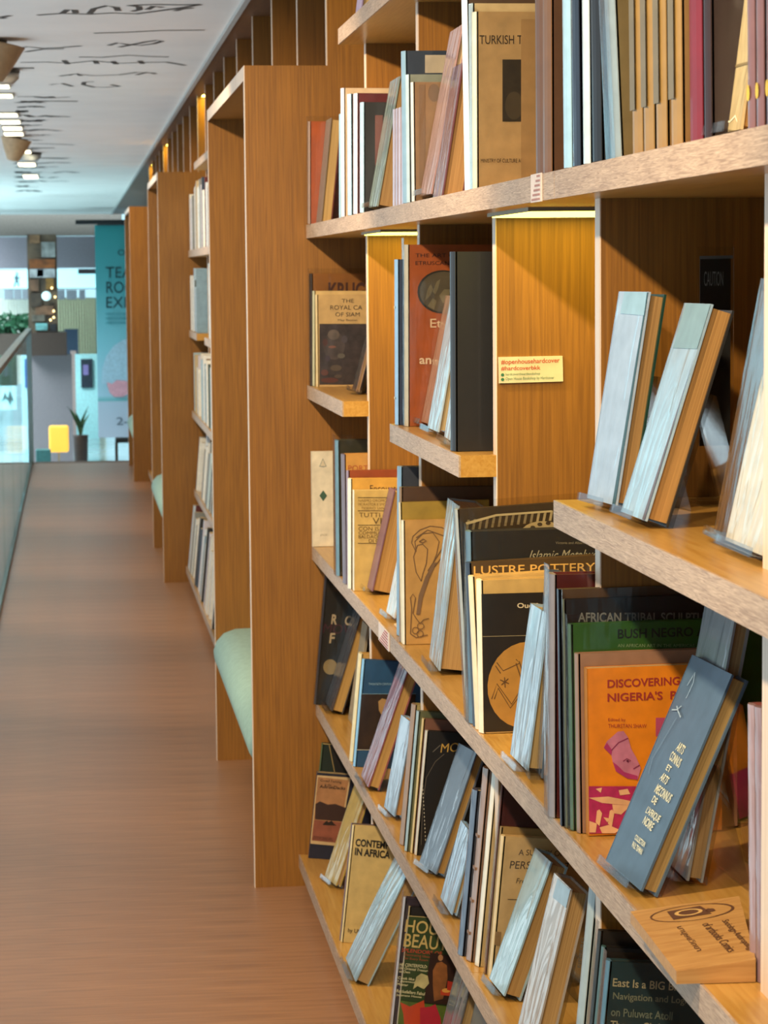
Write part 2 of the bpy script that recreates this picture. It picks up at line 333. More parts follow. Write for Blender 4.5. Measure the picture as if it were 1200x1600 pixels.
# where a book's place in its run is known: front X, near Y, thickness
RUN = {'tall dark photo book': (.575, 3.70, .03), 'white-spined book between the dark photo': (.575, 3.665, .02), 'tan book with large KRUG': (.566, 6.115, .03), 'cream book between the KRUG': (.568, 6.088, .02), 'THE ROYAL CA': (.573, 6.055, .018),
 'tall book with pale blue and navy spine': (.566, 4.485, .022), 'large orange book with an oval': (.578, 4.44, .03), 'kraft-tan book': (.5735, 4.478, .014), 'olive-yellow book': (.573, 4.495, .012), 'wide dark brown book': (.572, 4.510, .016), 'blue-grey plastic-covered book': (.58, 4.585, .03),
 'black Oud-Iraans': (.572, 3.582, .026), 'cream-edged book directly': (.571, 3.611, .024), 'LUSTRE POTTERY': (.571, 3.637, .022), 'Islamic Metalwork': (.570, 3.662, .03), 'tall white-spined book with brown geo': (.568, 3.694, .014),
 'orange Discovering': (.587, 2.90, .014), 'mauve-brown book': (.580, 2.916, .014), 'green book with dark capitals': (.575, 2.932, .013), 'black African Tribal': (.570, 2.947, .010), 'brown book behind the tribal': (.566, 2.958, .009), 'book with dark maroon top': (.566, 3.005, .03),
 'blue book with a dark portrait': (.575, 5.332, .018), 'cream-spined book with tan': (.575, 5.385, .034), 'black book with a gold M': (.594, 4.495, .014), 'pinkish brown book just above': (.588, 4.510, .012), 'grey-green plastic-covered spine': (.580, 4.523, .016), 'taupe-spined': (.58, 4.571, .03),
 'tan Survey': (.596, 3.676, .015), 'tan book just above the Persian': (.594, 3.692, .008), 'maroon book standing': (.592, 3.701, .009), 'cream and white spine': (.588, 3.742, .022), 'brown ribbed': (.580, 3.767, .03), 'navy spine with pale blue edge': (.572, 3.80, .028),
 'navy framed Good': (.545, 6.13, .012), 'dark green and black book behind': (.553, 6.144, .012), 'large black book with scattered': (.566, 6.125, .02), 'green house': (.551, 4.503, .009), 'black magazine': (.553, 4.514, .009), 'white-spined navy and mauve': (.545, 4.525, .013),
 'cream Contemporary': (.543, 5.33, .012), 'thin purple-spined': (.540, 5.343, .009), 'slim white boxed': (.564, 6.145, .012), 'rust red book': (.566, 5.33, .018), 'tan PORTRAITS': (.566, 5.386, .045), 'cream Encounter': (.566, 5.295, .03), 'cream book with TUTTI': (.569, 5.262, .026), 'taller pinkish': (.563, 5.323, .028), 'dark teal East': (.585, 2.88, .016), 'dark book between the black': (.583, 2.905, .012), 'black book with pale oval': (.581, 2.922, .012), 'tall pale grey-green book': (.588, 3.0, .03), 'tall book in a crumpled': (.572, 2.65, .045)}
UPR = {}
def U(label, k, bl, tl, wr, t, cover, spine=None, X=None, **kw):
    """upright book, spine to the corridor, front cover to the camera. bl = bottom spine corner pixel (or just its x with X given), tl = top corner pixel, wr = width in m or right-hand pixel"""
    Yo = None
    for key, val in RUN.items():
        if label.startswith(key): X, Yo, t = val; break
    if Yo is not None: o = Vector((X, Yo, shelf_z(k, X)))
    elif X is not None:
        px = bl[0] if isinstance(bl, tuple) else bl; z = shelf_z(k, X); o = Vector((X, Y_from_x(px, X, z), z))
    else: o = on_shelf(k, *bl)
    p = atY(*tl, o.y); d = p-o; lean = math.atan2(d.x, d.z) if SH[k][2] == 0 else SH[k][2]+.01
    if abs(lean) < .035 and SH[k][2] == 0: lean = max(-.012, min(.012, lean))
    v = Vector((math.sin(lean), 0, math.cos(lean))); u = Vector((math.cos(lean), 0, -math.sin(lean))); h = d.dot(v)
    o = o+Vector((0, 0, .0008+max(0., math.sin(abs(lean))*.0)))
    if isinstance(wr, tuple): wr = (atY(*wr, o.y)-o).dot(u)
    UPR.setdefault(k, []).append((o.y, o.y+t))
    B = make_book(label, o, u, Vector((0, -1, 0)), v, wr, h, t, cover, spine, **kw); B.tilt = lean; return B
def D(label, k, p1, p2, p3, t, cover, w=None, h=None, stand=True, up=.009, pages='#c9a56a', **kw):
    """book displayed cover-out, leaning back on an acrylic stand. p1 far bottom corner, p2 near bottom corner, p3 near top corner (pixels)"""
    a = on_shelf(k, *p1, up); b = on_shelf(k, *p2, up)
    if k in ('A', 'C'):            # shelf almost at eye level: place by its front line instead
        xa = kw.pop('X', .572); zz = SH[k][0]+up; a = Vector((xa, Y_from_x(p1[0], xa, zz), zz)); b = Vector((xa, Y_from_x(p2[0], xa, zz), zz))
    c = atY(*p3, b.y)
    u = (b-a); u.z = 0
    w0 = u.length
    w = min(max(w0, .095), .21) if .07 < w0 < .26 else w*.75
    kw.setdefault('free', False); lims = [y0 for y0, y1 in UPR.get(k, []) if y0 > b.y+.02]+[YN[n] for n in range(-6, 1) if YN[n] > b.y+.02]
    if lims and b.y+w > min(lims)-.004 and not kw['free']:
        if min(lims)-.004-b.y < .06: print('CLASH', label, round(w, 3), round(min(lims)-b.y, 3))
        w = max(.06, min(lims)-.004-b.y)
    kw.pop('free'); u = u.normalized()
    if abs(u.x) > .22: u = Vector((math.copysign(.22, u.x), -1, 0)).normalized()
    o = b-u*w; v = (c-b); v = (v-u*v.dot(u)); hh = v.length; v = v.normalized(); n = u.cross(v)*1.0
    if n.x > 0: n = -n
    # right handed: x=u, z=v, y=v x u = -n
    n = -(v.cross(u))
    B = make_book(label, o, u, n, v, w, h or hh, t, cover, pages=pages, **kw); B.tilt = 0
    if stand:
        M = frame_matrix(o, u, n, v); st = empty('book_stand', M=M); tag(st, 'acrylic stand under '+label, 'book stand', 'acrylic book stands')
        a0, a1 = w*.12, w*.97; inv = M.inverted(); th = .002
        box('tray', a0, a1, -.014, t+.006, -th-.0012, -.0012, M_ACRYL, st); box('lip', a0, a1, -.014-th, -.014, -th-.0012, .006, M_ACRYL, st)
        H = min(hh*.62, .2); box('back_plate', a0, a1, t+.003, t+.006, -.0012, H, M_ACRYL, st)
        zf, xf, tt = SH[k]; pts = []
        for x in (a0, a1):
            topw = M @ Vector((x, t+.006, H)); foot = Vector((topw.x+.035, topw.y, 0)); foot.z = shelf_z(k, foot.x)+.001
            lo = inv @ foot; hi = Vector((x, t+.006, H)); pts.append((hi, lo))
        vv = []
        for hi, lo in pts:
            for q in (hi, hi+Vector((0, .003, 0)), lo, lo+Vector((0, .003, 0))): vv.append(q)
        mobj('rear_leg', vv, [(0, 2, 6, 4), (1, 5, 7, 3), (0, 4, 5, 1), (2, 3, 7, 6), (0, 1, 3, 2), (4, 6, 7, 5)], M_ACRYL, st)
    return B
# ---- upper shelf (above eye level)
U('slim orange-red book at the far left end of the upper shelf', 'A', (484, 350), (484, 190), .14, .022, '#b4521f', '#c8a08a', sleeve=True)
D('small tan-paged book leaning beside the orange-red book on the upper shelf', 'A', (493, 351), (501, 348), (517, 184), .026, '#7c6a58', w=.13, back='#5a1e1a', pages='#b98e52', stand=False, up=.001)
xA = .563
U('thin pale blue spine in the left run of the upper shelf', 'A', 532, (532, 178), .15, .03, '#9fb9c2', '#a9cfe0', X=xA+.004, soft=True)
U('taller pinkish white book in the left run of the upper shelf', 'A', 538, (537, 138), .2, .05, '#c8a987', '#d9d0d2', X=xA)
U('dark-topped book with pale blue spine in the left run of the upper shelf', 'A', 549, (548, 147), .19, .042, '#3a2c2c', '#a8c6d6', X=xA)
U('maroon book with white and red spine in the left run of the upper shelf', 'A', 558, (558, 146), .17, .042, '#5d1a1c', '#d8c9cf', X=xA)
b = U('black book with pale spine, nearest of the left run on the upper shelf', 'A', 568, (568, 160), .15, .036, '#1f1a18', '#a7c0cc', X=xA); R(b, 586, 180, 598, 258, '#6e3a30')
D('pale grey-green book leaning in plastic between two runs on the upper shelf', 'A', (574, 331), (589, 327), (624, 119), .035, '#93a39b', w=.17, wrap=1, pages='#a87844')
for i in range(4):
    U(['lilac magazine farthest in the row of four thin spines', 'lilac magazine second in the row of four thin spines', 'lilac magazine third in the row of four thin spines', 'lilac magazine nearest in the row of four thin spines'][i], 'A', 616+4.6*i, (616+4.6*i, 171-1.5*i), .17, .02, '#b8a8b4', ['#cfc2d2', '#bfb0c0'][i % 2], X=xA+.004, soft=True, group='thin lilac spines on the upper shelf')
b = U('large navy and beige topped book standing behind the brown photo book', 'A', 636, (633, 80), .23, .03, '#202a38', '#88a5b8', X=xA); R(b, 664, 86, 700, 114, '#a3937c')
U('grey-green book just lower than the navy topped book', 'A', 640, (638, 117), .2, .02, '#77796a', '#b8c8cc', X=xA)
b = U('brown photo-covered book with white spine on the upper shelf', 'A', 647, (645, 129), .16, .016, '#7a5a3a', '#d8d2c8', X=xA); E_(b, 678, 145, 9, 14, '#5f452c'); R(b, 655, 132, 664, 290, '#6a4c2e')
D('tall pinkish book leaning in a clear sleeve beside the Turkish book', 'A', (655, 316), (673, 310), (722, 38), .012, '#b08a86', w=.2, wrap=1, pages='#c9b090')
D('thick brown-paged book leaning against the Turkish book', 'A', (676, 309), (690, 305), (722, 98), .034, '#6e3f44', w=.17, wrap=1, pages='#a06a34', stand=False, up=.001)
U('tall dark photo book standing behind the tan Turkish book', 'A', 734, (729, -8), .21, .03, '#4a3522', '#dfe3e4', X=xA)
U('white-spined book between the dark photo book and the Turkish book', 'A', 741, (738, 6), .2, .02, '#c2a97c', '#bcd2dc', X=xA)
b = U('tan book with a dark picture panel and the word TURKISH on its cover', 'A', (745, 297), (744, 19), (842, 30), .025, '#bd9765', '#e2dccb', sleeve=True)
T(b, 'TURKISH TEXTILES', 749, 55, 864, 69, '#3a2715', .004); R(b, 785, 93, 838, 190, '#33281a', 'cover_picture', .3, 90); E_(b, 803, 165, 14, 22, '#4a3c28'); T(b, 'MINISTRY OF CULTURE AND TOURISM', 751, 248, 846, 254, '#5a4022')
R(b, 814, 30, 840, 280, '#ac8556')
U('dark brown tall book right of the Turkish book', 'A', 850, (848, -60), .2, .045, '#5a3516', '#6b4422', X=xA+.01, pages='#8a5a2c')
U('brown-backed tall volume behind the navy spines', 'A', 862, (861, -60), .2, .05, '#4b2c12', '#7a5028', X=xA+.01)
U('tall pale blue wrapped book with navy edge on the upper shelf', 'A', 893, (890, -70), .22, .035, '#10131c', '#a8cbdc', X=xA+.002, wrap=1)
U('tall navy spine among the dark books on the upper shelf', 'A', 907, (903, -70), .22, .03, '#0d0f18', '#161c2c', X=xA+.002, wrap=1)
U('white-edged spine with small yellow dot among the dark books', 'A', 922, (919, -70), .22, .025, '#11131a', '#c4d0d4', X=xA+.002, wrap=1)
U('tall black book nearest of the dark books on the upper shelf', 'A', 940, (934, -70), .2, .04, '#15110f', '#15110f', X=xA+.002)
U('tall book in a crumpled silvery plastic sleeve on the upper shelf', 'A', 976, (956, -90), .22, .05, '#8f7850', '#c6d2d6', X=xA, wrap=1, sleeve=True)
for i, (x, xt) in enumerate(((1004, 990), (1022, 1010), (1042, 1030), (1066, 1055))):
    b = U(['tan volume with grey panel, farthest of the four matching volumes', 'tan volume with grey panel, second of the four matching volumes', 'tan volume with grey panel, third of the four matching volumes', 'tan volume with grey panel, nearest of the four matching volumes'][i], 'A', x, (x-8, -100), .21, .038, '#7d5c30', '#93713f', X=xA+.012, group='matching tan volumes on the upper shelf')
    mobj('spine_panel', [(-.0058, .008, .045), (-.0058, .031, .045), (-.0058, .031, .36), (-.0058, .008, .36)], [(0, 1, 2, 3)], mat('#6d6048', .5), b.r)
U('tall dark red book right of the tan volumes', 'A', 1098, (1090, -110), .2, .045, '#5e0f18', '#6f1420', X=xA+.02)
U('almost black book right of the dark red book', 'A', 1112, (1106, -110), .2, .02, '#24120f', '#2a1512', X=xA+.02)
b = D('cream wrapped booklet leaning with handwriting on its lower edge, upper right', 'A', (1098, 212), (1157, 204), (1190, -60), .012, '#c9b182', w=.17, wrap=1, pages='#a8732c', free=True, X=.598)
LN(b, [(1100, 118), (1170, 98)], 4, '#7d6a48'); LN(b, [(1130, 190), (1136, 187), (1141, 191), (1150, 181), (1153, 190)], 2.5, '#f2e6c8')
for i, x in enumerate((1180, 1194, 1210)):
    b = U(['purple-brown spine with yellow dot, left of three at the upper right edge', 'purple-brown spine with yellow dot, middle of three at the upper right edge', 'purple-brown spine with yellow dot, right of three at the upper right edge'][i], 'A', x, (x-6, -110), .2, .018, '#6b3a34', '#7d5350', X=xA+.006, wrap=1, group='purple-brown spines')
    mobj('dot_sticker', [(-.0036, .009+.005*math.cos(a), .03+.007*math.sin(a)) for a in [2*math.pi*k/12 for k in range(12)]], [tuple(range(12))], mat('#d9b02c', .5), b.r)
D('violet book leaning on the topmost shelf', 'C', (552, 32), (561, 28), (577, -90), .02, '#8a7a9a', w=.15, stand=False, up=.002, X=.60)
U('brown book mostly hidden on the topmost shelf', 'C', 612, (612, -60), .2, .05, '#5a3a22', '#6a4a2c', X=.59)
# ---- small shelf, first bay
b = U('tan book with large KRUG letters behind the Siam book', 'B', 489, (487, 428), .22, .03, '#9c5f1e', '#4a3c34', X=.566, sleeve=True); T(b, 'KRUGER', 513, 441, 596, 468, '#4a1f10', .03)
U('cream book between the KRUG book and the Siam book', 'B', 492, (491, 455), .2, .02, '#c9a568', '#b9b08a', X=.566)
b = U('THE ROYAL CA OF SIAM book with a dark mask picture', 'B', (496, 602), (495, 461), .16, .018, '#b8935c', '#d8b880', wrap=0)
T(b, 'THE', 534, 467, 553, 473, '#3b2a18'); T(b, 'ROYAL CA', 516, 477, 566, 484, '#3b2a18'); T(b, 'OF SIAM', 524, 488, 562, 494.5, '#3b2a18'); T(b, 'May Easton', 528, 498.5, 558, 502.5, '#5b4630')
R(b, 499, 506, 582, 601, '#2e2322', 'cover_picture', .5, 60); E_(b, 522, 540, 17, 22, '#3f3330', mottle=.5); E_(b, 521, 523, 9, 8, '#57493f', mottle=.4)
for cx, cy, rx, ry, c in ((508, 535, 4, 6, '#43241f'), (519, 542, 6, 2, '#6b4336'), (507, 582, 6, 5, '#4f2a20'), (515, 594, 14, 4, '#4a2018'), (538, 530, 5, 6, '#40363a'), (525, 575, 9, 5, '#4a3c30'), (533, 556, 6, 4, '#50483e'), (512, 560, 4, 5, '#33262e'), (528, 588, 6, 3, '#45362c')): E_(b, cx, cy, rx, ry, c, n=12)
D('plastic-wrapped booklet leaning in front of the Siam book', 'B', (541, 600), (556, 611), (584, 500), .008, '#8a6a52', w=.15, wrap=1, sleeve=True)
D('thin dark book leaning at the divider, small left shelf', 'B', (556, 609), (562, 613), (583, 530), .014, '#1f1614', w=.14, pages='#a8875a', stand=False, up=.002)
# ---- small shelf, middle bay
b = U('tall book with pale blue and navy spine beside the orange medallion book', 'B', 622, (621, 406), .18, .03, '#1e2a44', '#8db2d4', X=.572)
for zz in (.045, .205): mobj('spine_band', [(-.0043, .004, zz), (-.0043, .018, zz), (-.0043, .018, zz+.004), (-.0043, .004, zz+.004)], [(0, 1, 2, 3)], mat('#d9c9a4', .5), b.r)
b = U('large orange book with an oval medallion on its cover', 'B', (638, 664), (637, 383), (775, 382), .04, '#b2561f', '#efdcc0', sleeve=True)
T(b, 'THE ART OF THE', 649, 396, 742, 402, '#4a1c0c', .006); T(b, 'ETRUSCAN WORLD', 649, 408, 745, 414, '#4a1c0c', .008)
E_(b, 692, 456, 40, 34, '#2b2318', 'medallion_rim'); E_(b, 693, 456, 37.5, 31.5, '#5c4f3a', 'medallion', mottle=.3)
for pts in ([(664, 470), (668, 452), (673, 444), (677, 452), (672, 462)], [(676, 456), (682, 440), (688, 436), (684, 452), (680, 460)], [(686, 462), (694, 452), (704, 452), (700, 468), (692, 474)], [(668, 478), (676, 466), (682, 470), (678, 484)]): P(b, pts, '#7d6f52', 'medallion_relief')
T(b, 'Etruria', 672, 498, 734, 512, '#d9b58e', .01); T(b, 'and art', 655, 555, 716, 569, '#e0c09c', .02)
D('clear-wrapped booklet with orange top before the medallion book', 'B', (653, 657), (668, 662), (707, 462), .008, '#a5795a', w=.15, wrap=1, pages='#cfc0a8')
D('blue-white wrapped book leaning in front of the medallion book', 'B', (668, 668), (684, 675), (725, 440), .02, '#b4c2c8', w=.16, wrap=1, pages='#b9a27a')
D('white wrapped book leaning behind the black slab book', 'B', (694, 682), (712, 694), (745, 480), .014, '#c4ccd0', w=.16, wrap=1, pages='#b9a27a')
U('tall plain black book at the near end of the small middle shelf', 'B', (712, 706), (711, 394), (773, 394), .035, '#17130f', '#1c1814')
# ---- small shelf, right bay
b = D('green-edged book with blue-white wrapped cover on the right display shelf', 'B', (917, 778), (962, 790), (1016, 456), .021, '#a9b7c6', w=.2, wrap=1, back='#12382c', pages='#9a642a')
P(b, [(957, 789), (962, 790), (1018, 456), (1012, 456)], '#123c33', 'cover_print'); P(b, [(977, 454), (1012, 456), (1007, 493), (970, 490)], '#98b8c4', 'cover_print')
b = D('thick tan-paged book with teal wrapped cover on the right display shelf', 'B', (970, 799), (1008, 814), (1112, 475), .026, '#9fb4c0', w=.21, wrap=1, back='#24211e', pages='#a86a24')
P(b, [(1073, 474), (1112, 475), (1095, 546), (1052, 544)], '#7d9a9e'); P(b, [(1004, 812), (1008, 814), (1096, 546), (1090, 546)], '#5e3f2c')
b = D('brown wrapped book with a vase drawing leaning at the right edge', 'B', (1122, 832), (1150, 846), (1222, 455), .012, '#7d5634', w=.2, wrap=1, sleeve=True)
b = D('cream and white wrapped booklet leaning nearest at the right edge', 'B', (1133, 844), (1200, 872), (1290, 470), .012, '#d2c4a8', w=.22, wrap=1)
# ---- CAUTION sign, hashtag card
cs = empty('caution_sign', (.737, 2.86, 1.2328)); tag(cs, 'small black CAUTION sign in a clear holder behind the right display books', 'sign')
def cpart(name, x0, y0, x1, y1, dy, th, m):
    a = atY(x0, y1, 2.86); b = atY(x1, y0, 2.86); o = box(name, a.x, b.x, 2.86+dy, 2.86+dy+th, a.z, b.z, m); o.parent = cs; o.matrix_parent_inverse = Matrix.Translation((-.737, -2.86, -1.2328)); return o
a = atY(1090, 386, 2.86); b2 = atY(1146, 386, 2.86)
for nm, x0, x1, y0, y1, z0, z1, m in (('holder', a.x, b2.x, 2.857, 2.859, 1.2328, a.z, M_ACRYL), ('holder_foot', a.x, b2.x, 2.83, 2.90, 1.2328, 1.2358, M_ACRYL), ('card', a.x+.003, b2.x-.003, 2.860, 2.862, 1.30, a.z-.012, mat('#171310', .5))):
    o = box(nm, x0, x1, y0, y1, z0, z1, m); o.parent = cs; o.matrix_parent_inverse = Matrix.Translation((-.737, -2.86, -1.2328))
def flat_text(s, bl, br, tl, Y, color, parent, inv, bold=0., name='sign_text'):
    a, b, c = atY(*bl, Y), atY(*br, Y), atY(*tl, Y); g, f = text_geo(s, bold)
    o = mobj(name, [a+(b-a)*p+(c-a)*q for p, q in g], f, mat(color, .5, 0, 0, 0)); o.parent = parent; o.matrix_parent_inverse = inv; return o
flat_text('CAUTION', (1100, 447), (1130, 447), (1100, 424), 2.8595, '#8a8a88', cs, Matrix.Translation((-.737, -2.86, -1.2328)))
o = mobj('white_edge', [atY(1093, 405, 2.8595), atY(1145, 404, 2.8595), atY(1145, 399, 2.8595), atY(1093, 400, 2.8595)], [(0, 1, 2, 3)], mat('#6a6a68', .4)); o.parent = cs; o.matrix_parent_inverse = Matrix.Translation((-.737, -2.86, -1.2328))
Yc = YN[-3]-.004; c0 = atY(780, 599, Yc); c1 = atY(880, 556, Yc)
hc = empty('hashtag_card', (c0.x, Yc, c0.z)); tag(hc, 'cream card with red hashtag lettering on the lit oak divider', 'sign'); inv = Matrix.Translation(-Vector((c0.x, Yc, c0.z)))
q = [atY(780, 599, Yc), atY(880, 596, Yc), atY(879, 556, Yc), atY(779, 558, Yc)]
o = mobj('card', q+[p+Vector((0, .0038, 0)) for p in q], [(0, 1, 2, 3), (7, 6, 5, 4), (0, 4, 5, 1), (1, 5, 6, 2), (2, 6, 7, 3), (3, 7, 4, 0)], mat('#cdbf98', .6)); o.parent = hc; o.matrix_parent_inverse = inv
Yt = Yc-.0004
flat_text('#openhousehardcover', (783, 571.5), (874.5, 568.5), (783, 562), Yt, '#b8401c', hc, inv, .012)
flat_text('#hardcoverbkk', (783, 579.5), (844.5, 578), (783, 572.5), Yt, '#b8401c', hc, inv, .012)
flat_text('hardcovertheartbookshop', (790, 588), (844, 586.5), (790, 583), Yt, '#3f6a48', hc, inv, .0)
flat_text('Open House Bookshop by Hardcover', (790, 595.5), (866, 593.5), (790, 589.5), Yt, '#3f6a48', hc, inv, .0)
for yy in (585.8, 593):
    cpt = [atY(785.3+2.6*math.cos(t), yy+2.6*math.sin(t), Yt) for t in [2*math.pi*i/14 for i in range(14)]]
    o = mobj('round_icon', cpt, [tuple(range(14))], mat('#2f6a48', .5)); o.parent = hc; o.matrix_parent_inverse = inv
# ---- third shelf
b = U('slim white boxed book with a spade and a green diamond on its face', 3, (487, 853.5), (486, 706), (522, 853), .012, '#dfceb0', '#e6d8bc', X=.567, soft=True)
P(b, [(504.5, 716), (508, 724), (510.5, 729), (505, 730), (498.5, 729), (501, 724)], '#8d8f84'); P(b, [(504.5, 718), (507, 724), (509, 728), (505, 728.6), (500, 728), (502, 724)], '#d6c2a0'); P(b, [(505, 766), (511, 774.5), (505, 783), (499, 774.5)], '#3e5a44'); T(b, 'JACK', 500, 834, 512, 838, '#a89a80')
x3 = .566
U('tall book with dark top and pale blue spine behind the portrait books', 3, 530, (528, 689), .2, .05, '#34301f', '#8fb6c6', X=x3, sleeve=True)
b = U('tan PORTRAITS OF book, its title showing above the row', 3, 540, (538, 711), .185, .045, '#b9823a', '#6b5a62', X=x3); T(b, 'PORTRAITS OF CO', 544, 727, 650, 736, '#a04a1e')
U('rust red book just below the portraits title', 3, 545, (544, 736), .13, .02, '#8a3c17', '#8c7484', X=x3)
b = U('cream Encounter book peeking above the Italian cover', 3, 549, (548, 749), .12, .022, '#c9943e', '#e8ddc0', X=x3, pages='#d8b878'); T(b, 'Encounters', 578, 758, 634, 768, '#4a3012')
b = U('cream book with TUTTI LI VI lettering between ruled lines', 3, (553, 924), (553, 767), .13, .03, '#c7a25a', '#eee2c4', soft=True)
for y0, y1, x1 in ((777.5, 777.5, 606), (798, 798, 602), (820.5, 820.5, 594), (849, 849, 592)): LN(b, [(559, y0), (x1, y1)], 1.1, '#4d3a16')
T(b, 'NAEMO OROMO', 560, 780, 604, 784, '#7a5c24'); T(b, 'MORASTOR E SMO', 560, 786, 603, 790, '#7a5c24'); T(b, 'TESERIO SAN', 564, 792, 600, 796, '#7a5c24'); T(b, 'TUTTI LI', 561, 801, 606, 808, '#5d4418'); T(b, 'VI', 582, 809, 596, 819, '#5d4418', 0); T(b, 'CON IS', 560, 823, 592, 829, '#5d4418'); T(b, 'COMMU', 560, 830, 592, 835, '#5d4418'); T(b, 'BALDACC', 560, 836, 594, 841, '#5d4418'); T(b, 'DI C', 576, 842, 592, 847.5, '#5d4418')
D('tan-paged book leaning on a stand in front of the Italian cover', 3, (570, 914), (581, 924), (616, 766), .042, '#7a5560', w=.15, pages='#b97f36', back='#8a3020')
D('small white wrapped booklet leaning beside the drawn-flower book', 3, (606, 958), (616, 966), (640, 850), .008, '#cfc6bc', w=.12, wrap=1)
o = box('paper_slip', .585, .64, 4.66, 4.72, .8412, .847, mat('#d8b48a', .6), None, .002); tag(o, 'folded pale paper slip lying flat on the third shelf', 'paper')
U('blue-grey plastic-covered book with its top showing behind the brown book', 3, 636, (629, 730), .11, .05, '#2c2f38', '#7d9cb4', X=x3+.006)
U('wide dark brown book behind the drawn-flower book', 3, 634, (627, 762), .19, .045, '#4a2f18', '#8a6a48', X=x3)
U('olive-yellow book just above the drawn-flower cover', 3, 628, (625, 786), .16, .03, '#9c7c2c', '#dcc9a0', X=x3)
b = U('kraft-tan book with a large line-drawn flower', 3, (631, 1006), (630, 814), .15, .03, '#b88847', '#ecdcbc')
for pts in ([(650, 862), (643, 848), (645, 838), (656, 828), (672, 822), (690, 824), (700, 830)], [(650, 862), (648, 846), (660, 834), (676, 832), (686, 846), (682, 866), (672, 890), (664, 910)], [(658, 908), (650, 894), (646, 870), (652, 852), (660, 850), (668, 858), (666, 880), (660, 898), (658, 908)], [(650, 840), (668, 828), (690, 836), (705, 842)], [(705, 842), (690, 858), (676, 880), (668, 892)], [(706, 850), (692, 868), (678, 886)], [(655, 846), (661, 842), (666, 845), (660, 848), (655, 846)], [(641, 990), (643, 950), (641, 934), (645, 928), (649, 934), (645, 958), (650, 966), (656, 974)], [(641, 990), (650, 996), (668, 992)], [(656, 974), (662, 968), (670, 966)]): LN(b, pts, 1.4, '#6a4a2a')
P(b, [(650, 960), (654, 930), (664, 902), (676, 880), (682, 878), (670, 904), (660, 934), (656, 960)], '#77583c')
for cx, cy in ((649, 985), (657, 978), (656, 990)): LN(b, [(cx+5*math.cos(t), cy+5*math.sin(t)) for t in [2*math.pi*i/14 for i in range(15)]], 1.2, '#6a4a2a')
D('book in crinkled silvery plastic leaning with a thick tan page edge', 3, (655, 1006), (686, 1048), (716, 790), .05, '#97a4a8', w=.2, wrap=1, back='#8a6a38', pages='#ac7a3c')
gp = U('tall white-spined book with brown geometric pattern above the metalwork book', 3, 723, (714, 797), .2, .022, '#43331f', '#d8d6d0', X=x3+.002, sleeve=True)
for i in range(14): P(gp, [(727+i*10, 829-i*1.2), (731+i*10, 829-i*1.2), (734+i*10, 812-i*1.1), (730+i*10, 812-i*1.1)], '#8d7a58', 'cover_pattern')
P(gp, [(727, 816), (775, 803), (862, 797), (862, 800), (775, 806.5), (729, 820)], '#a08c66', 'cover_pattern'); E_(gp, 848, 832, 34, 18, '#9a8662', 'cover_pattern')
for cx, cy in ((832, 824), (843, 819), (856, 817), (826, 831)): E_(gp, cx, cy, 4, 3, '#33261a', 'cover_pattern', n=10)
pat = U('Islamic Metalwork book with dark grey cover and italic title', 3, 733, (730, 832), (936, 832), .045, '#2c2a28', '#7f9fb6', X=x3+.002, sleeve=True)
T(pat, 'Islamic Metalwork', 828, 859, 950, 875, '#cbbd9c', 0, bl=(826, 875), br=(948, 873), tl=(831, 860)); T(pat, 'Victoria and Albert Museum', 868, 846, 934, 850, '#a89a7c')
LU = U('LUSTRE POTTERY book with gold capitals on a brown band', 3, 738, (733, 881), (931, 879), .02, '#4a3416', '#1c2636', X=x3+.002)
T(LU, 'LUSTRE POTTERY', 0, 0, 0, 0, '#d9a552', .006, bl=(740, 898), br=(930, 892.5), tl=(740, 884.5))
U('cream-edged book directly behind the black vase book', 3, 747, (738, 902), .13, .04, '#c9a05c', '#e6cfa4', X=x3+.002)
b = U('black Oud-Iraans book with a large painted clay vase', 3, (755, 1145), (746, 908), .19, .045, '#c29a58', '#efd9b4')
P(b, [(754, 1144), (900, 1140), (896, 924), (752, 928)], '#1b140c', 'cover_print', .3); T(b, 'Oud-Iraans', 808, 942, 870, 950, '#cdb893', .02); LN(b, [(754, 994.5), (880, 991.5)], 1, '#8a7a58')
E_(b, 822, 1070, 60, 68, '#b07c34', 'vase_print', rot=.25)
for pts in ([(776, 1035), (786, 1048), (812, 1036), (806, 1030)], [(774, 1040), (782, 1052)], [(806, 1036), (816, 1066)], [(811, 1033), (820, 1062)], [(768, 1092), (776, 1068), (799, 1100), (818, 1070)], [(772, 1092), (778, 1075), (797, 1106), (822, 1074)], [(781, 1062), (795, 1068)], [(788, 1058), (789, 1074)], [(783, 1070), (794, 1060)]): LN(b, pts, 1.6, '#5a3a16')
D('dark blue wrapped book leaning behind the pale blue book', 3, (832, 1190), (846, 1216), (866, 905), .02, '#3d4f60', w=.18, wrap=1, pages='#a06a30')
D('pale blue wrapped book leaning right of the black vase book', 3, (797, 1178), (823, 1204), (856, 960), .02, '#90a5b4', w=.2, wrap=1, pages='#8a6a38')
x3b = .572
U('book with dark maroon top in plastic behind the African sculpture books', 3, 868, (866, 899), .13, .03, '#5a1512', '#b8a6a6', X=x3b, sleeve=True)
U('brown book behind the tribal sculpture book', 3, 876, (872, 922), .23, .02, '#4a331c', '#1e2a3c', X=x3b)
b = U('black African Tribal Sculpture book with grey block letters', 3, 884, (880, 938), .24, .02, '#1a1412', '#8a8a70', X=x3b, sleeve=True); T(b, 'AFRICAN TRIBAL SCULPTURE', 903, 957, 1118, 972, '#8f8a80', .02)
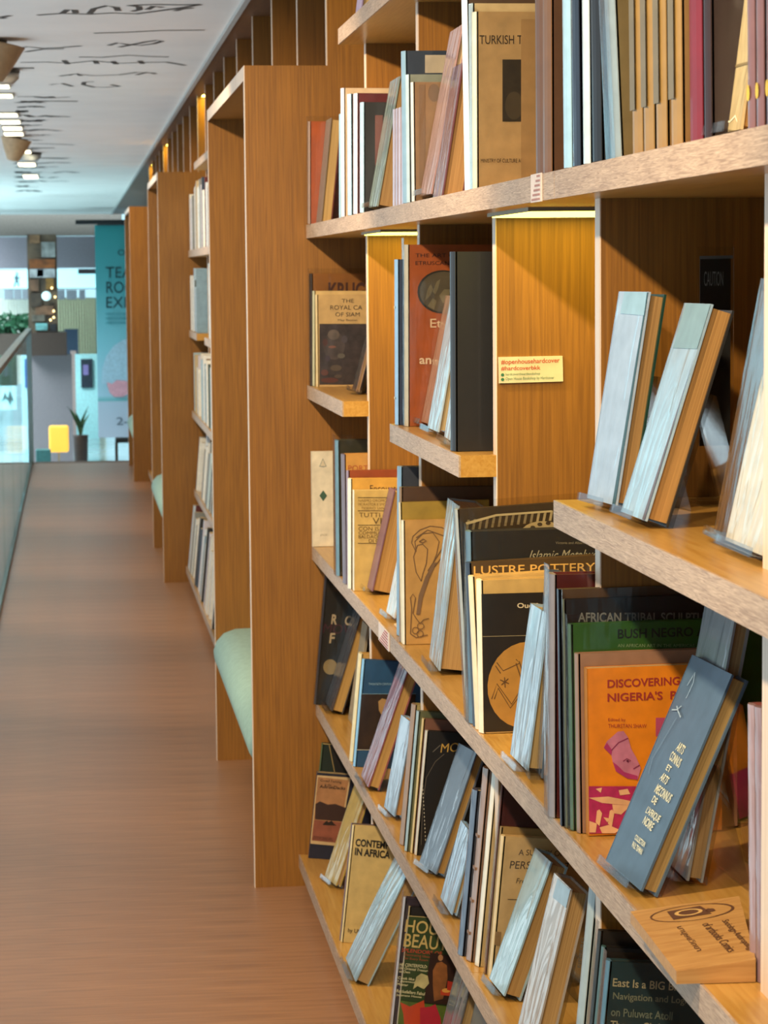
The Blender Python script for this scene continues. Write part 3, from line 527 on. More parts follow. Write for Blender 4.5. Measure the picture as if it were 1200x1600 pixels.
b = U('green book with dark capitals standing behind the orange Nigeria book', 3, 896, (889, 977), .23, .03, '#2f5c16', '#5c7a5c', X=x3b, sleeve=True); T(b, 'BUSH NEGRO ART', 965, 982, 1125, 997, '#0d1a0a', .02, bl=(965, 998), br=(1125, 993), tl=(965, 983)); T(b, 'AN AFRICAN ART IN THE AMERICAS', 965, 1006, 1085, 1011, '#8fa070')
U('mauve-brown book directly behind the orange Nigeria book', 3, 908, (898, 1023), .19, .03, '#8a6248', '#8d6d58', X=x3b)
b = U('orange Discovering Nigeria\'s Past book with a magenta terracotta head', 3, (918, 1304), (912, 1046), .16, .022, '#d27408', '#c27a28', soft=True)
T(b, "DISCOVERING", 949, 1060, 1062, 1076, '#8f2318', .02, bl=(949, 1075), br=(1062, 1070), tl=(949, 1062)); T(b, "NIGERIA'S  PAST", 949, 1083, 1090, 1097, '#8f2318', .02, bl=(949, 1096.5), br=(1090, 1091), tl=(949, 1083))
T(b, 'Edited by', 950, 1122, 977, 1128, '#8f2318'); T(b, 'THURSTAN SHAW', 950, 1131, 1010, 1137, '#8f2318')
P(b, [(943, 1168), (948, 1158), (965, 1143), (974, 1142), (981, 1152), (986, 1170), (994, 1184), (1001, 1200), (996, 1218), (980, 1216), (962, 1205), (957, 1190), (955, 1180)], '#b86a7c', 'cover_print', .25); P(b, [(957, 1190), (965, 1196), (975, 1206), (996, 1212), (996, 1218), (980, 1216), (962, 1205)], '#a02a58'); P(b, [(943, 1168), (948, 1160), (956, 1172), (955, 1180)], '#a02a58'); LN(b, [(955, 1172), (966, 1160), (981, 1153)], 1.6, '#7a2040'); LN(b, [(973, 1189), (979, 1185), (985, 1188), (980, 1191)], 1.4, '#7a2040'); LN(b, [(989, 1201), (999, 1195)], 1.6, '#7a2040'); E_(b, 980, 1188.5, 2, 1.6, '#5a1830')
R(b, 919, 1228, 1075, 1302, '#a51f4c', 'cover_print', .2, 120); R(b, 1024, 1121, 1075, 1150, '#a8405c')
for pts in ([(919, 1246), (950, 1244), (990, 1252), (985, 1258), (940, 1254)], [(956, 1256), (985, 1258), (970, 1272), (958, 1270)], [(930, 1232), (940, 1230), (938, 1238)], [(966, 1234), (980, 1232), (984, 1240), (968, 1242)], [(920, 1282), (932, 1286), (930, 1300), (920, 1300)], [(932, 1266), (936, 1264), (940, 1270), (936, 1290), (930, 1284)], [(952, 1266), (956, 1264), (959, 1270), (955, 1292), (949, 1286)], [(936, 1292), (950, 1288), (968, 1296), (960, 1301), (940, 1301)], [(942, 1276), (952, 1278), (948, 1284)]): P(b, pts, '#d9a070', 'cover_print', .2)
D('grey-blue wrapped book leaning behind the blue Afrique Noire book', 3, (1030, 1334), (1073, 1376), (1156, 925), .018, '#7d8184', w=.16, wrap=1, pages='#7a5a34')
b = D('blue Arts Connus book leaning forward on its stand with cream lettering', 3, (946, 1344), (1001, 1392), (1146, 1055), .02, '#4c6072', w=.215, wrap=0, pages='#8f6a30')
for s, bl, br, tl in (('ARTS', (1056, 1172), (1066, 1180), (1063, 1159)), ('CONNUS', (1046, 1187), (1061, 1201), (1052, 1173)), ('ET', (1041, 1203), (1047, 1208), (1045, 1194)), ('ARTS', (1031, 1218), (1041, 1227), (1038, 1207)), ('MECONNUS', (1023, 1238), (1046, 1256), (1030, 1225)), ('DE', (1019, 1253), (1025, 1259), (1024, 1243)), ("L'AFRIQUE", (1009, 1272), (1029, 1288), (1015, 1260)), ('NOIRE', (1005, 1287), (1019, 1300), (1011, 1275)), ('COLLECTION', (993, 1312), (1008, 1325), (996, 1304)), ('PAUL TISHMAN', (989, 1324), (1004, 1337), (992, 1315))):
    T(b, s, 0, 0, 0, 0, '#e8d9ae', .02, bl=bl, br=br, tl=tl)
LN(b, [(1076, 1072), (1082, 1062), (1088, 1052), (1086, 1066), (1080, 1080), (1074, 1092)], 2.2, '#9fb0bc'); LN(b, [(1052, 1110), (1060, 1110), (1067, 1104)], 2, '#a8b4b8'); LN(b, [(1060, 1104), (1062, 1112), (1066, 1122)], 2.4, '#a8b4b8'); LN(b, [(1060, 1122), (1040, 1156), (1022, 1186), (1016, 1210)], 1.6, '#708494')
for i, x in enumerate((1181, 1192, 1206)):
    U(['pinkish brown spine, left of three standing at the right edge of the third shelf', 'pinkish brown spine, middle of three standing at the right edge of the third shelf', 'pinkish brown spine, right of three standing at the right edge of the third shelf'][i], 3, x, (x-7, 1104+4*i), .2, .018, '#8a4c48', ['#9c7a78', '#8a6a6a', '#a8585c'][i], X=.622, wrap=1, group='pinkish spines at the right edge')
# wooden plaque
pz = .8418; A0 = atz(985, 1424, pz+.012); B0 = atz(1155, 1400, pz+.026); D0 = atz(1057, 1518, pz+.012); C0 = atplane(1181, 1499, A0, (B0-A0).cross(D0-A0).normalized())
wp = empty('wooden_plaque', (D0.x, D0.y, pz)); inv = Matrix.Translation((-D0.x, -D0.y, -pz)); tag(wp, 'small wedge-shaped oak plaque with a burnt oval emblem and lettering', 'plaque')
tp = [A0, B0, C0, D0]; bt = [Vector((p.x, p.y, pz)) for p in tp]
o = mobj('block', tp+bt, [(0, 3, 2, 1), (4, 5, 6, 7), (0, 1, 5, 4), (1, 2, 6, 5), (2, 3, 7, 6), (3, 0, 4, 7)], M_PLAQUE); o.parent = wp; o.matrix_parent_inverse = inv
pn = (B0-A0).cross(D0-A0).normalized(); pn = pn if pn.z > 0 else -pn
def onp(x, y): return atplane(x, y, A0, pn)+pn*.0005
burn = mat('#5a3214', .7, 0, 0, .1)
def pl(name, vs, fs):
    o = mobj(name, vs, fs, burn); o.parent = wp; o.matrix_parent_inverse = inv
ring = []
for k in range(33):
    t = 2*math.pi*k/32
    for rr in (1, .955 if math.cos(t) < .5 else .93): ring.append(onp(1081.5+rr*(66*math.cos(t)-1*math.sin(t)), 1426.5+rr*(-7.5*math.cos(t)+12.5*math.sin(t))))
pl('emblem_ring', ring, [(2*k, 2*k+1, 2*k+3, 2*k+2) for k in range(32)])
pl('emblem_camera', [onp(*p) for p in ((1042, 1425), (1094, 1416), (1103, 1421), (1107, 1425), (1112, 1428), (1052, 1437.5))], [(0, 1, 2, 3, 4, 5)]); pl('emblem_knob', [onp(*p) for p in ((1101, 1423), (1105, 1420), (1115, 1420), (1118, 1423), (1113, 1425), (1106, 1426))], [(0, 1, 2, 3, 4, 5)])
lens = []
for k in range(25):
    t = 2*math.pi*k/24
    for rr in (1, .72): lens.append(onp(1076+rr*22*math.cos(t), 1426.5+rr*(-2.5*math.cos(t)+5*math.sin(t)))+pn*.0003)
o = mobj('emblem_lens', lens, [(2*k, 2*k+1, 2*k+3, 2*k+2) for k in range(24)], mat('#d0a05c', .6)); o.parent = wp; o.matrix_parent_inverse = inv
def ptext(s, bl, br, tl):
    a, b, c = onp(*bl), onp(*br), onp(*tl); g, f = text_geo(s, .01); pl('burnt_text', [a+(b-a)*p+(c-a)*q for p, q in g], f)
ptext('Sociology-Anthropology', (1124, 1440), (1168, 1487), (1138, 1437)); ptext('of artbooks Comics', (1096, 1445), (1138, 1489), (1110, 1441)); ptext('\u0e21\u0e32\u0e19\u0e38\u0e29\u0e22\u0e27\u0e34\u0e17\u0e22\u0e32', (1054, 1450), (1086, 1488), (1066, 1447))
# price tags folded over the shelf fronts
def ptag(label, k, xa, xb, txt):
    zf, xf, t = SH[k]; ya = Y_from_x(xa, xf, zf); yb = Y_from_x(xb, xf, zf); y0, y1 = min(ya, yb), max(ya, yb)
    r = empty('price_tag', (xf, y0, zf-.033)); inv = Matrix.Translation((-xf, -y0, -zf+.033)); tag(r, label, 'label')
    b = box('paper', xf-.0022, xf-.0004, y0, y1, zf-.033, zf+.001, mat('#e3cdbf', .6)); ls = boxes('print_line', [(xf-.0026, xf-.0022, y0+.1*(y1-y0), y1-.1*(y1-y0)*(1+q), zf-.031+.0055*q, zf-.0285+.0055*q) for q in range(6)], mat('#b07a6c' if k == 'A' else '#b0524a', .6))
    for o in (b, ls): o.parent = r; o.matrix_parent_inverse = inv
ptag('white price tag taped to the front of the upper shelf', 'A', 832, 848, ''); ptag('crumpled red and white price tag on the front of the third shelf', 3, 593, 609, '')
# ---- second shelf
b = U('large black book with scattered letters R C MOV F at the left end', 2, (487, 1090), (511, 890), .2, .02, '#17120f', '#3c3a40', sleeve=True)
T(b, 'R', 0, 0, 0, 0, '#cbb08a', .03, bl=(517, 976), br=(526, 976), tl=(519, 960)); T(b, 'C', 0, 0, 0, 0, '#cbb08a', .03, bl=(538, 977), br=(547, 977), tl=(540, 962)); T(b, 'F', 0, 0, 0, 0, '#cbb08a', .03, bl=(514, 1005), br=(522, 1005), tl=(516, 989)); T(b, 'MOVE', 0, 0, 0, 0, '#4f1a2c', .0, bl=(504, 989), br=(556, 992), tl=(507, 974)); E_(b, 516, 1042, 11, 12, '#a88d5e')
D('dark-covered tan-paged book leaning in front of the scattered-letters book', 2, (506, 1094), (518, 1111), (563, 962), .028, '#3f3a3c', w=.16, pages='#b98436', wrap=1)
x2 = .585
D('thin pale-edged folder leaning behind the cream book on the second shelf', 2, (545, 1125), (551, 1134), (574, 978), .006, '#9a8a70', w=.14, stand=False, up=.002)
U('cream-spined book with tan cover behind the blue portrait book', 2, (544, 1192), (560, 1022), .18, .05, '#a87f3c', '#dcc793')
b = U('blue book with a dark portrait photograph', 2, (554, 1198), (566, 1031), .16, .03, '#1d4668', '#7fb0d2')
P(b, [(558, 1171), (640, 1171), (650, 1084), (563, 1084)], '#2a1a10', 'cover_picture', .4); LN(b, [(557, 1171.5), (640, 1171.5)], .8, '#c0b8a0'); LN(b, [(563, 1084), (650, 1084)], .8, '#7090a0'); T(b, 'TWENTIETH CENTURY ARCHITECTURE', 576, 1067, 640, 1070.5, '#8aa8b8'); P(b, [(591, 1096), (597, 1091), (604, 1093), (606, 1103), (602, 1114), (597, 1119), (592, 1110)], '#a47c4a', 'cover_picture'); P(b, [(584, 1170), (590, 1130), (598, 1117), (612, 1126), (620, 1170)], '#1c120c', 'cover_picture')
D('thick tan-paged book with pink edge before the blue portrait book', 2, (564, 1211), (575, 1230), (636, 1050), .024, '#8a4a50', w=.16, pages='#c08a3e', wrap=1)
D('small blue-grey wrapped booklet leaning, second shelf', 2, (604, 1264), (616, 1276), (644, 1130), .016, '#7d8fa0', w=.13, wrap=1, pages='#b07030')
U('taupe-spined tall book, farthest of the run behind the black M book', 2, (624, 1322), (642, 1102), .2, .03, '#8a7a4a', '#9a7a60')
U('grey-green plastic-covered spine behind the black M book', 2, (634, 1330), (652, 1112), .19, .045, '#5a5a3c', '#8c9c98', wrap=1)
U('pinkish brown book just above the black M book', 2, (643, 1333), (664, 1124), .17, .03, '#6e4634', '#c9a868')
b = U('black book with a gold M and a dotted white stitch line', 2, (650, 1335), (670, 1143), .18, .018, '#15100c', '#c9bca8')
LN(b, [(676, 1175), (688, 1164)], 1.4, '#5a5248'); LN(b, [(658, 1320), (660, 1260), (666, 1215), (680, 1190), (694, 1178)], 1.0, '#574c40'); T(b, 'MO', 0, 0, 0, 0, '#b58a3a', 0, bl=(688, 1176), br=(716, 1174), tl=(690, 1162))
for i in range(16): E_(b, 659.5+.55*(16-i)*.6, 1312-6*i, .7, 1.7, '#b8ac94', n=6)
D('large wrapped book with dark blue reflections leaning before the black M book', 2, (655, 1346), (681, 1366), (748, 1178), .018, '#5c6470', w=.19, pages='#a0702c', wrap=1)
D('pale blue wrapped booklet leaning near the navy spine', 2, (688, 1402), (705, 1429), (738, 1305), .01, '#86a4bc', w=.16, wrap=1, pages='#a07a48')
U('navy spine with pale blue edge, second shelf', 2, (717, 1489), (737, 1236), .19, .028, '#2b2c33', '#39465c', wrap=1)
b = U('brown ribbed leather spine on the second shelf', 2, (730, 1497), (752, 1202), .19, .04, '#6e4a30', '#8a664c', wrap=1)
for zz in (.04, .09, .14, .19): mobj('raised_band', bverts(-.0056, -.002, .006, .024, zz, zz+.004), BF, mat('#7d5c46', .5), b.r)
U('cream and white spine beside the leather spine', 2, (744, 1506), (768, 1204), .19, .036, '#a98e5e', '#d6cab2', wrap=1)
U('maroon book standing behind the Persian survey book', 2, (758, 1523), (779, 1212), .18, .026, '#4c1712', '#74403a', sleeve=True)
U('tan book just above the Persian survey book', 2, (763, 1527), (780, 1293), .16, .012, '#8a6a38', '#a8895a')
b = U('tan Survey of Persian book with serif title', 2, (767, 1530), (781, 1307), .165, .03, '#ab8856', '#c9ac78')
T(b, 'A SURVEY OF', 0, 0, 0, 0, '#3a2a18', 0, bl=(810, 1336), br=(880, 1338), tl=(811, 1327)); T(b, 'PERSIAN ART', 0, 0, 0, 0, '#3a2a18', 0, bl=(796, 1357), br=(890, 1360), tl=(798, 1345)); T(b, 'From', 0, 0, 0, 0, '#4a381f', 0, bl=(806, 1380), br=(828, 1381), tl=(808, 1372)); LN(b, [(793, 1405), (830, 1406)], 1.2, '#4a381f'); P(b, [(768, 1476), (781, 1478), (783, 1456), (771, 1455)], '#7d5c30')
D('pale blue covered thick book leaning, its page edge in brown bands', 2, (766, 1530), (787, 1556), (862, 1348), .027, '#8fa9b2', w=.19, pages='#96682c', wrap=1)
b = D('grey landscape photograph book leaning next to the pale blue thick book', 2, (806, 1618), (830, 1650), (893, 1390), .026, '#a89a8c', w=.2, pages='#a8763a', wrap=1)
P(b, [(872, 1372), (893, 1392), (886, 1420), (864, 1402)], '#8fa4b0')
b = U('tall pale grey-green book with rotated lettering near the bottom right', 2, (880, 1640), (902, 1352), .085, .03, '#8f968c', '#a0a8a4'); T(b, 'FINBERG', 0, 0, 0, 0, '#4a4a42', 0, bl=(907, 1512), br=(913, 1466), tl=(902, 1511)); P(b, [(897, 1430), (936, 1445), (938, 1395), (900, 1380)], '#6f7c86')
U('black book with pale oval marks behind the navigation book', 2, (912, 1640), (922, 1455), .16, .018, '#241c16', '#3a3836', sleeve=True)
U('dark book between the black book and the navigation book', 2, (914, 1650), (924, 1480), .16, .016, '#17110c', '#3c5a54')
b = U('dark teal East Is a Big Bird navigation book', 2, (922, 1700), (934, 1502), .17, .026, '#1f3a40', '#6f9cb4', sleeve=True)
for s, bl, br, tl, c in (('East Is a BIG Bird', (957, 1541), (1070, 1549), (958, 1528), '#c2b18a'), ('Navigation and Logic', (957, 1564), (1078, 1572), (958, 1550), '#8a8a70'), ('on Puluwat Atoll', (954, 1587), (1050, 1594), (955, 1574), '#7d8470'), ('Thomas Gladwin', (953, 1607), (1050, 1613), (954, 1594), '#c2b18a')): T(b, s, 0, 0, 0, 0, c, .012, bl=bl, br=br, tl=tl)
# ---- lowest shelf
b = U('dark green and black book behind the fishing book, bottom left', 1, (482, 1326), (497, 1161), .17, .012, '#17231a', '#4a5a3c'); LN(b, [(493, 1161), (560, 1166)], 1.4, '#b89a5c'); LN(b, [(514, 1162), (523, 1208)], 1.2, '#9a7c48'); P(b, [(516, 1163), (545, 1165), (545, 1208), (525, 1208)], '#0f0c0a')
b = U('navy framed Good Fishing in the Adirondacks book with a lake at dusk', 1, (478, 1331), (491, 1206), .14, .012, '#1a1e30', '#28304a', soft=True)
LN(b, [(491, 1206), (545, 1210)], 1.2, '#b89a5c')
P(b, [(484, 1318), (530, 1322), (548, 1215), (495, 1211)], '#c9a878'); P(b, [(487, 1313), (528, 1317), (545, 1219), (497, 1214)], '#a9764c', 'cover_picture', .2)
P(b, [(493, 1256), (500, 1252), (512, 1257), (524, 1256), (540, 1262), (538, 1284), (492, 1280)], '#35201c', 'cover_picture'); P(b, [(491, 1281), (538, 1285), (528, 1317), (487, 1313)], '#8a4c38', 'cover_picture', .2); P(b, [(504, 1288), (508, 1284), (511, 1282), (513, 1285), (518, 1282), (522, 1287), (526, 1290), (505, 1289)], '#1c1210')
T(b, 'Good Fishing', 0, 0, 0, 0, '#2a1c10', 0, bl=(500, 1222), br=(533, 1225), tl=(501, 1217)); T(b, 'in the', 0, 0, 0, 0, '#2a1c10', 0, bl=(507, 1227), br=(517, 1228), tl=(508, 1224)); T(b, 'AdironDacks', 0, 0, 0, 0, '#2a1c10', .015, bl=(499, 1231), br=(539, 1234), tl=(500, 1226)); T(b, 'EDITED BY DENNIS APRILL', 0, 0, 0, 0, '#4a2c20', 0, bl=(489, 1311), br=(520, 1314), tl=(490, 1306))
D('yellowish wrapped booklet leaning beside the fishing book', 1, (507, 1368), (525, 1384), (580, 1225), .012, '#b79a4e', w=.19, pages='#caa080', wrap=1)
U('thin purple-spined book behind the Contemporary book', 1, (529, 1465), (545, 1287), .15, .014, '#5d4a48', '#7a6a7c')
b = U('cream Contemporary Art in Africa book with bold black capitals', 1, (533, 1470), (549, 1290), .15, .022, '#c6a86a', '#d8bf88')
T(b, 'CONTEMPORARY ART', 0, 0, 0, 0, '#17120c', .035, bl=(555, 1322), br=(668, 1333), tl=(556, 1310)); T(b, 'IN AFRICA', 0, 0, 0, 0, '#17120c', .035, bl=(554, 1336), br=(609, 1342), tl=(555, 1324)); T(b, 'by ULLI BEIER', 0, 0, 0, 0, '#1f1810', .01, bl=(543, 1458), br=(590, 1464), tl=(544, 1450))
D('large pale blue wrapped book leaning in front of the Contemporary book', 1, (540, 1497), (555, 1533), (634, 1370), .03, '#8aa4b0', w=.2, pages='#a07844', wrap=1)
b = U('white-spined navy and mauve book behind the house magazine', 1, (600, 1605), (620, 1402), .16, .02, '#3c2c38', '#d6ccd0', sleeve=True)
U('black magazine just above the house magazine', 1, (609, 1612), (631, 1417), .16, .01, '#140f0c', '#c0a878')
b = U('green house magazine with red cushions and a standing figure', 1, (609, 1632), (630, 1432), .17, .01, '#2a3a14', '#b4a488', soft=True)
T(b, 'HOUSE', 0, 0, 0, 0, '#b89c5c', .01, bl=(632, 1456), br=(708, 1464), tl=(635, 1436)); T(b, 'BEAUTIFUL', 0, 0, 0, 0, '#b89c5c', .01, bl=(630, 1479), br=(742, 1490), tl=(633, 1458)); T(b, 'SPLENDORS OF', 0, 0, 0, 0, '#a03c20', .02, bl=(627, 1487), br=(690, 1493), tl=(628, 1481))
for s, bl, br, tl in (('Decorating Ideas', (631, 1494), (671, 1498), (632, 1489)), ('for Every Room', (631, 1499.5), (668, 1503), (632, 1495))): T(b, s, 0, 0, 0, 0, '#9a4a28', 0, bl=bl, br=br, tl=tl)
for s, bl, br, tl in (('HB CENTERFOLD:', (624, 1509), (667, 1513), (625, 1504)), ('150 Oriental Treasures', (623, 1514), (672, 1519), (624, 1510)), ('to Own', (623, 1519), (640, 1521), (624, 1515)), ('Cook like', (621, 1529), (647, 1532), (622, 1525)), ('a Japanese', (620, 1534), (648, 1537), (621, 1530)), ('Master', (620, 1539), (637, 1541), (621, 1535)), ('Rockefellers Fabulous', (619, 1550), (672, 1556), (620, 1545)), ('Japanese House', (618, 1556), (658, 1560), (619, 1552))): T(b, s, 0, 0, 0, 0, '#c9bd90', .01, bl=bl, br=br, tl=tl)
P(b, [(672, 1488), (712, 1494), (706, 1570), (662, 1566)], '#2a1208', 'cover_picture', .3); P(b, [(676, 1516), (682, 1504), (690, 1502), (698, 1508), (699, 1528), (692, 1560), (678, 1564), (676, 1540)], '#7d4a22', 'cover_picture', .4); E_(b, 688, 1496, 4, 5, '#9a6a44', n=12); P(b, [(688, 1546), (704, 1548), (706, 1556), (688, 1554)], '#a8381c'); E_(b, 697, 1547, 7, 3.5, '#c88a3c', n=10); P(b, [(699, 1532), (708, 1534), (706, 1548), (698, 1546)], '#9c2414')
P(b, [(645, 1545), (650, 1526), (658, 1520), (668, 1524), (670, 1536), (662, 1545), (652, 1540)], '#a89a68', 'cover_print', .5); P(b, [(617, 1562), (700, 1572), (690, 1632), (610, 1632)], '#4a5a1c', 'cover_picture', .3); P(b, [(624, 1565), (640, 1572), (662, 1562), (664, 1580), (668, 1612), (632, 1612), (630, 1584)], '#b03a18', 'cover_picture'); P(b, [(656, 1574), (672, 1572), (680, 1568), (688, 1590), (690, 1612), (656, 1612)], '#a0182c', 'cover_picture')
D('grey wrapped book leaning at the bottom edge beside the house magazine', 1, (668, 1690), (684, 1735), (735, 1535), .02, '#5c5a5c', w=.2, pages='#8a6a3c', wrap=1)
D('book with olive page edge leaning, lowest shelf by the bottom edge', 1, (700, 1770), (716, 1810), (768, 1560), .03, '#4c4a34', w=.2, pages='#7d6434', wrap=0)
# ---- filler books in the second bookcase (each a few pixels wide) and the third
FILL = ['#e8e4dc', '#e0e6ea', '#f0eadc', '#d8d4cc', '#c9d6de', '#a9c4d4', '#1c1c20', '#2a3a4c', '#e4dccc', '#8a8a84', '#c9b088', '#b8c8c8', '#5a1e1c', '#d0c8d0', '#3c4a3c', '#e8e4da', '#7d98a8']
def filler(k, y, t, h, d, c, m2, label, group, lean=0.):
    zf, xf, tl = SH[k]; X = xf+d; z = shelf_z(k, X)+.001; ang = tl+lean
    v = bverts(0, .16, 0, t, 0, h); me = bpy.data.meshes.new('book'); me.from_pydata(v, [], BF); me.materials.append(mat(c, .4, .4)); me.materials.append(pages_mat('#cdb288'))
    me.polygons[3].material_index = 1; me.polygons[5].material_index = 1; me.update()
    o = bpy.data.objects.new('book', me); col.objects.link(o); o.location = (X, y, z); o.rotation_euler = (0, ang, 0); tag(o, label, 'book', group)
names = {'A': 'upper shelf', 'B': 'small middle shelf', 3: 'third shelf', 2: 'second shelf', 1: 'lowest shelf'}
for k, y0, hmin, hmax, segs in (('A', 12.46, .24, .31, None), ('B', 12.46, .2, .33, ((12.46, 11.8), (11.0, 10.32))), (3, 12.46, .22, .3, None), (2, 12.46, .22, .3, None), (1, 12.46, .24, .33, None)):
    for (ya, yb) in (segs or ((y0, 10.2),)):
        y = ya
        while y > yb:
            t = random.choice((.03, .04, .05, .065)); y -= t+.002
            if random.random() < .12: y -= .05
            if any(YN[n]-.005 < y+t and y < YN[n]+TH+.005 for n in range(2, 9)): y -= TH+.03
            if y < yb: break
            filler(k, y, t, random.uniform(hmin, hmax), random.choice((.006, .01, .03, .012)), random.choice(FILL), None, 'narrow book spine on the %s of the bookcase behind the nearest niche' % names[k], 'books on the %s of the second bookcase' % names[k])
for k, y, t, h, c, lab in ((2, 18.2, .05, .26, '#4a4a50', 'dark grey book displayed on the distant bookcase, lower one'), (2, 18.3, .02, .26, '#b9c4cc', 'white-edged book on the distant bookcase, lower row'), (2, 17.6, .03, .29, '#3a3c44', 'charcoal book on the distant bookcase, lower row, nearest'), (3, 18.2, .06, .28, '#a49a90', 'pale photo-covered book on the distant bookcase, upper one'), (3, 17.9, .04, .28, '#55555a', 'grey book beside the pale photo book on the distant bookcase')):
    filler(k, y, t, h, .01, c, None, lab, None)
# ------------------------------------------------------------------ ceiling: ink drawings, strip lights, cup-shaped spots
inkm = mat('#4a4038', .8, 0, 0, .1)
def ink(pts, wd=.022):
    q = [atz(x, y, ZS+.004) for x, y in pts]; vv = []; ff = []
    for i, p in enumerate(q):
        d = q[min(i+1, len(q)-1)]-q[max(i-1, 0)]; d.z = 0; d = d.normalized(); n = Vector((-d.y, d.x, 0))*wd/2
        for s in (p+n, p-n): vv.append((s.x, s.y, ZS+.0028))
    for i in range(len(q)-1): ff.append((2*i, 2*i+1, 2*i+3, 2*i+2))
    mobj('ink_drawing', vv, ff, inkm, ceil)
Z = lambda L: [(x/3, y/3) for x, y in L]
ink(Z([(175, 70), (290, 62), (420, 66), (530, 60), (640, 64), (760, 48), (860, 34), (940, 20)])); ink(Z([(290, 62), (315, 45), (350, 46), (355, 60)])); ink(Z([(420, 62), (440, 40), (500, 26), (545, 34), (555, 50)])); ink(Z([(600, 24), (650, 30), (655, 44), (620, 52)])); ink(Z([(690, 44), (720, 28), (765, 34)])); ink(Z([(620, 24), (720, 20), (840, 22), (940, 20)])); ink(Z([(820, 50), (850, 42), (905, 36)]))
ink(Z([(440, 155), (600, 150), (760, 142), (960, 140)])); ink(Z([(510, 212), (550, 200), (600, 208), (660, 212), (720, 204), (760, 192), (735, 188), (680, 196), (610, 210), (560, 220)])); ink(Z([(50, 228), (130, 218), (200, 226), (290, 222), (380, 214)])); ink(Z([(120, 242), (200, 230), (300, 228)])); ink(Z([(370, 266), (480, 268), (600, 258), (700, 264), (790, 266)])); ink(Z([(95, 292), (220, 290), (320, 296), (440, 284), (560, 296), (660, 292), (780, 290), (870, 306)])); ink(Z([(300, 282), (318, 300)])); ink(Z([(445, 284), (455, 298)])); ink(Z([(530, 286), (545, 300)])); ink(Z([(655, 284), (668, 298)])); ink(Z([(280, 356), (350, 346), (440, 354), (560, 350), (640, 338), (730, 342)])); ink(Z([(320, 352), (360, 344), (380, 354)])); ink(Z([(640, 350), (690, 338), (730, 346)])); ink(Z([(235, 396), (290, 390), (340, 404)])); ink(Z([(440, 382), (395, 384), (390, 396), (440, 408), (500, 408), (560, 404), (520, 396)]))
ink(Z([(0, 80), (50, 72)])); ink(Z([(0, 86), (30, 82)])); ink(Z([(0, 318), (160, 318)]), .05)
rnd = random.Random(3)
for yy in list(range(455, 900, 22)):
    for _ in range(2):
        x0 = rnd.uniform(90, 560); L = rnd.choice((50, 90, 140, 240))*rnd.uniform(.7, 1.2); lim = 383*3-(yy)*1.85-60
        if x0+L > lim: x0 = max(80, lim-L)
        pts = []; n = rnd.choice((4, 6, 8))
        for i in range(n): pts.append((x0+L*i/(n-1), yy+rnd.uniform(-5, 5)))
        ink(Z(pts), rnd.uniform(.02, .05)*(1+(yy-455)/400))
for i, (yy, xr, wpx, hy) in enumerate(((133, 13, 22, 5), (148, 18, 24, 5), (178, 26, 28, 4.5), (189, 30, 29, 4.5), (199, 33, 28, 4.5), (208, 35, 28, 4.5), (236, 47, 15, 4.5), (256, 54, 25, 5), (275, 58, 21, 5))):
    a = atz(xr, yy-hy/2, ZS); c = atz(xr, yy+hy/2, ZS); x1 = a.x; x0 = atz(xr-wpx, yy, ZS).x; y0, y1 = min(a.y, c.y), max(a.y, c.y)
    r = empty('ceiling_light', (x0, y0, ZS)); inv = Matrix.Translation((-x0, -y0, -ZS)); tag(r, ['first', 'second', 'third', 'fourth', 'fifth', 'sixth', 'seventh', 'eighth', 'ninth'][i]+' lit strip from the front in the row of ceiling strip lights', 'ceiling light', 'ceiling strip lights')
    f_ = box('frame', x0-.008, x1+.008, y0, y1+.02, ZS-.006, ZS+.0038, mat('#bdb6a8', .5)); d_ = box('diffuser', x0, x1, y0, y1, ZS-.008, ZS-.0062, emit('#fff0c8', 5))
    for o in (f_, d_): o.parent = r; o.matrix_parent_inverse = inv
for i, (px, py, s, lab, c) in enumerate(((-2, 63, .19, 'large beige cone-shaped ceiling spot at the upper left edge', '#a98a66'), (26, 214, .185, 'beige cone-shaped ceiling spot amid the strip lights', '#b89a74'), (3, 110, .12, 'grey dish-shaped ceiling fitting at the left edge', '#a59c90'), (44, 239, .15, 'small grey ceiling fitting behind the strip lights', '#8a8f90'))):
    p = atz(px, py, ZS); r = empty('ceiling_spot', (p.x, p.y, ZS)); tag(r, lab, 'ceiling spot', 'ceiling spots')
    tilt = Matrix.Rotation(.18 if i < 2 else 0, 4, 'Y')
    if i < 2:
        lathe('mount', [(.03, 0), (.03, -.012)], mat('#6a5e50', .5), r, 16); lathe('shade', [(s*.52, -.012), (s*.5, -.02), (s*.36, -.085), (s*.2, -.145), (s*.12, -.15)], mat(c, .5), r, 24, tilt)
    else:
        lathe('mount', [(s*.62, 0), (s*.62, -.01)], mat('#4a4238', .5), r, 20); lathe('shade', [(s*.6, -.012), (s*.58, -.035), (s*.4, -.055), (s*.1, -.06)], mat(c, .4), r, 24)
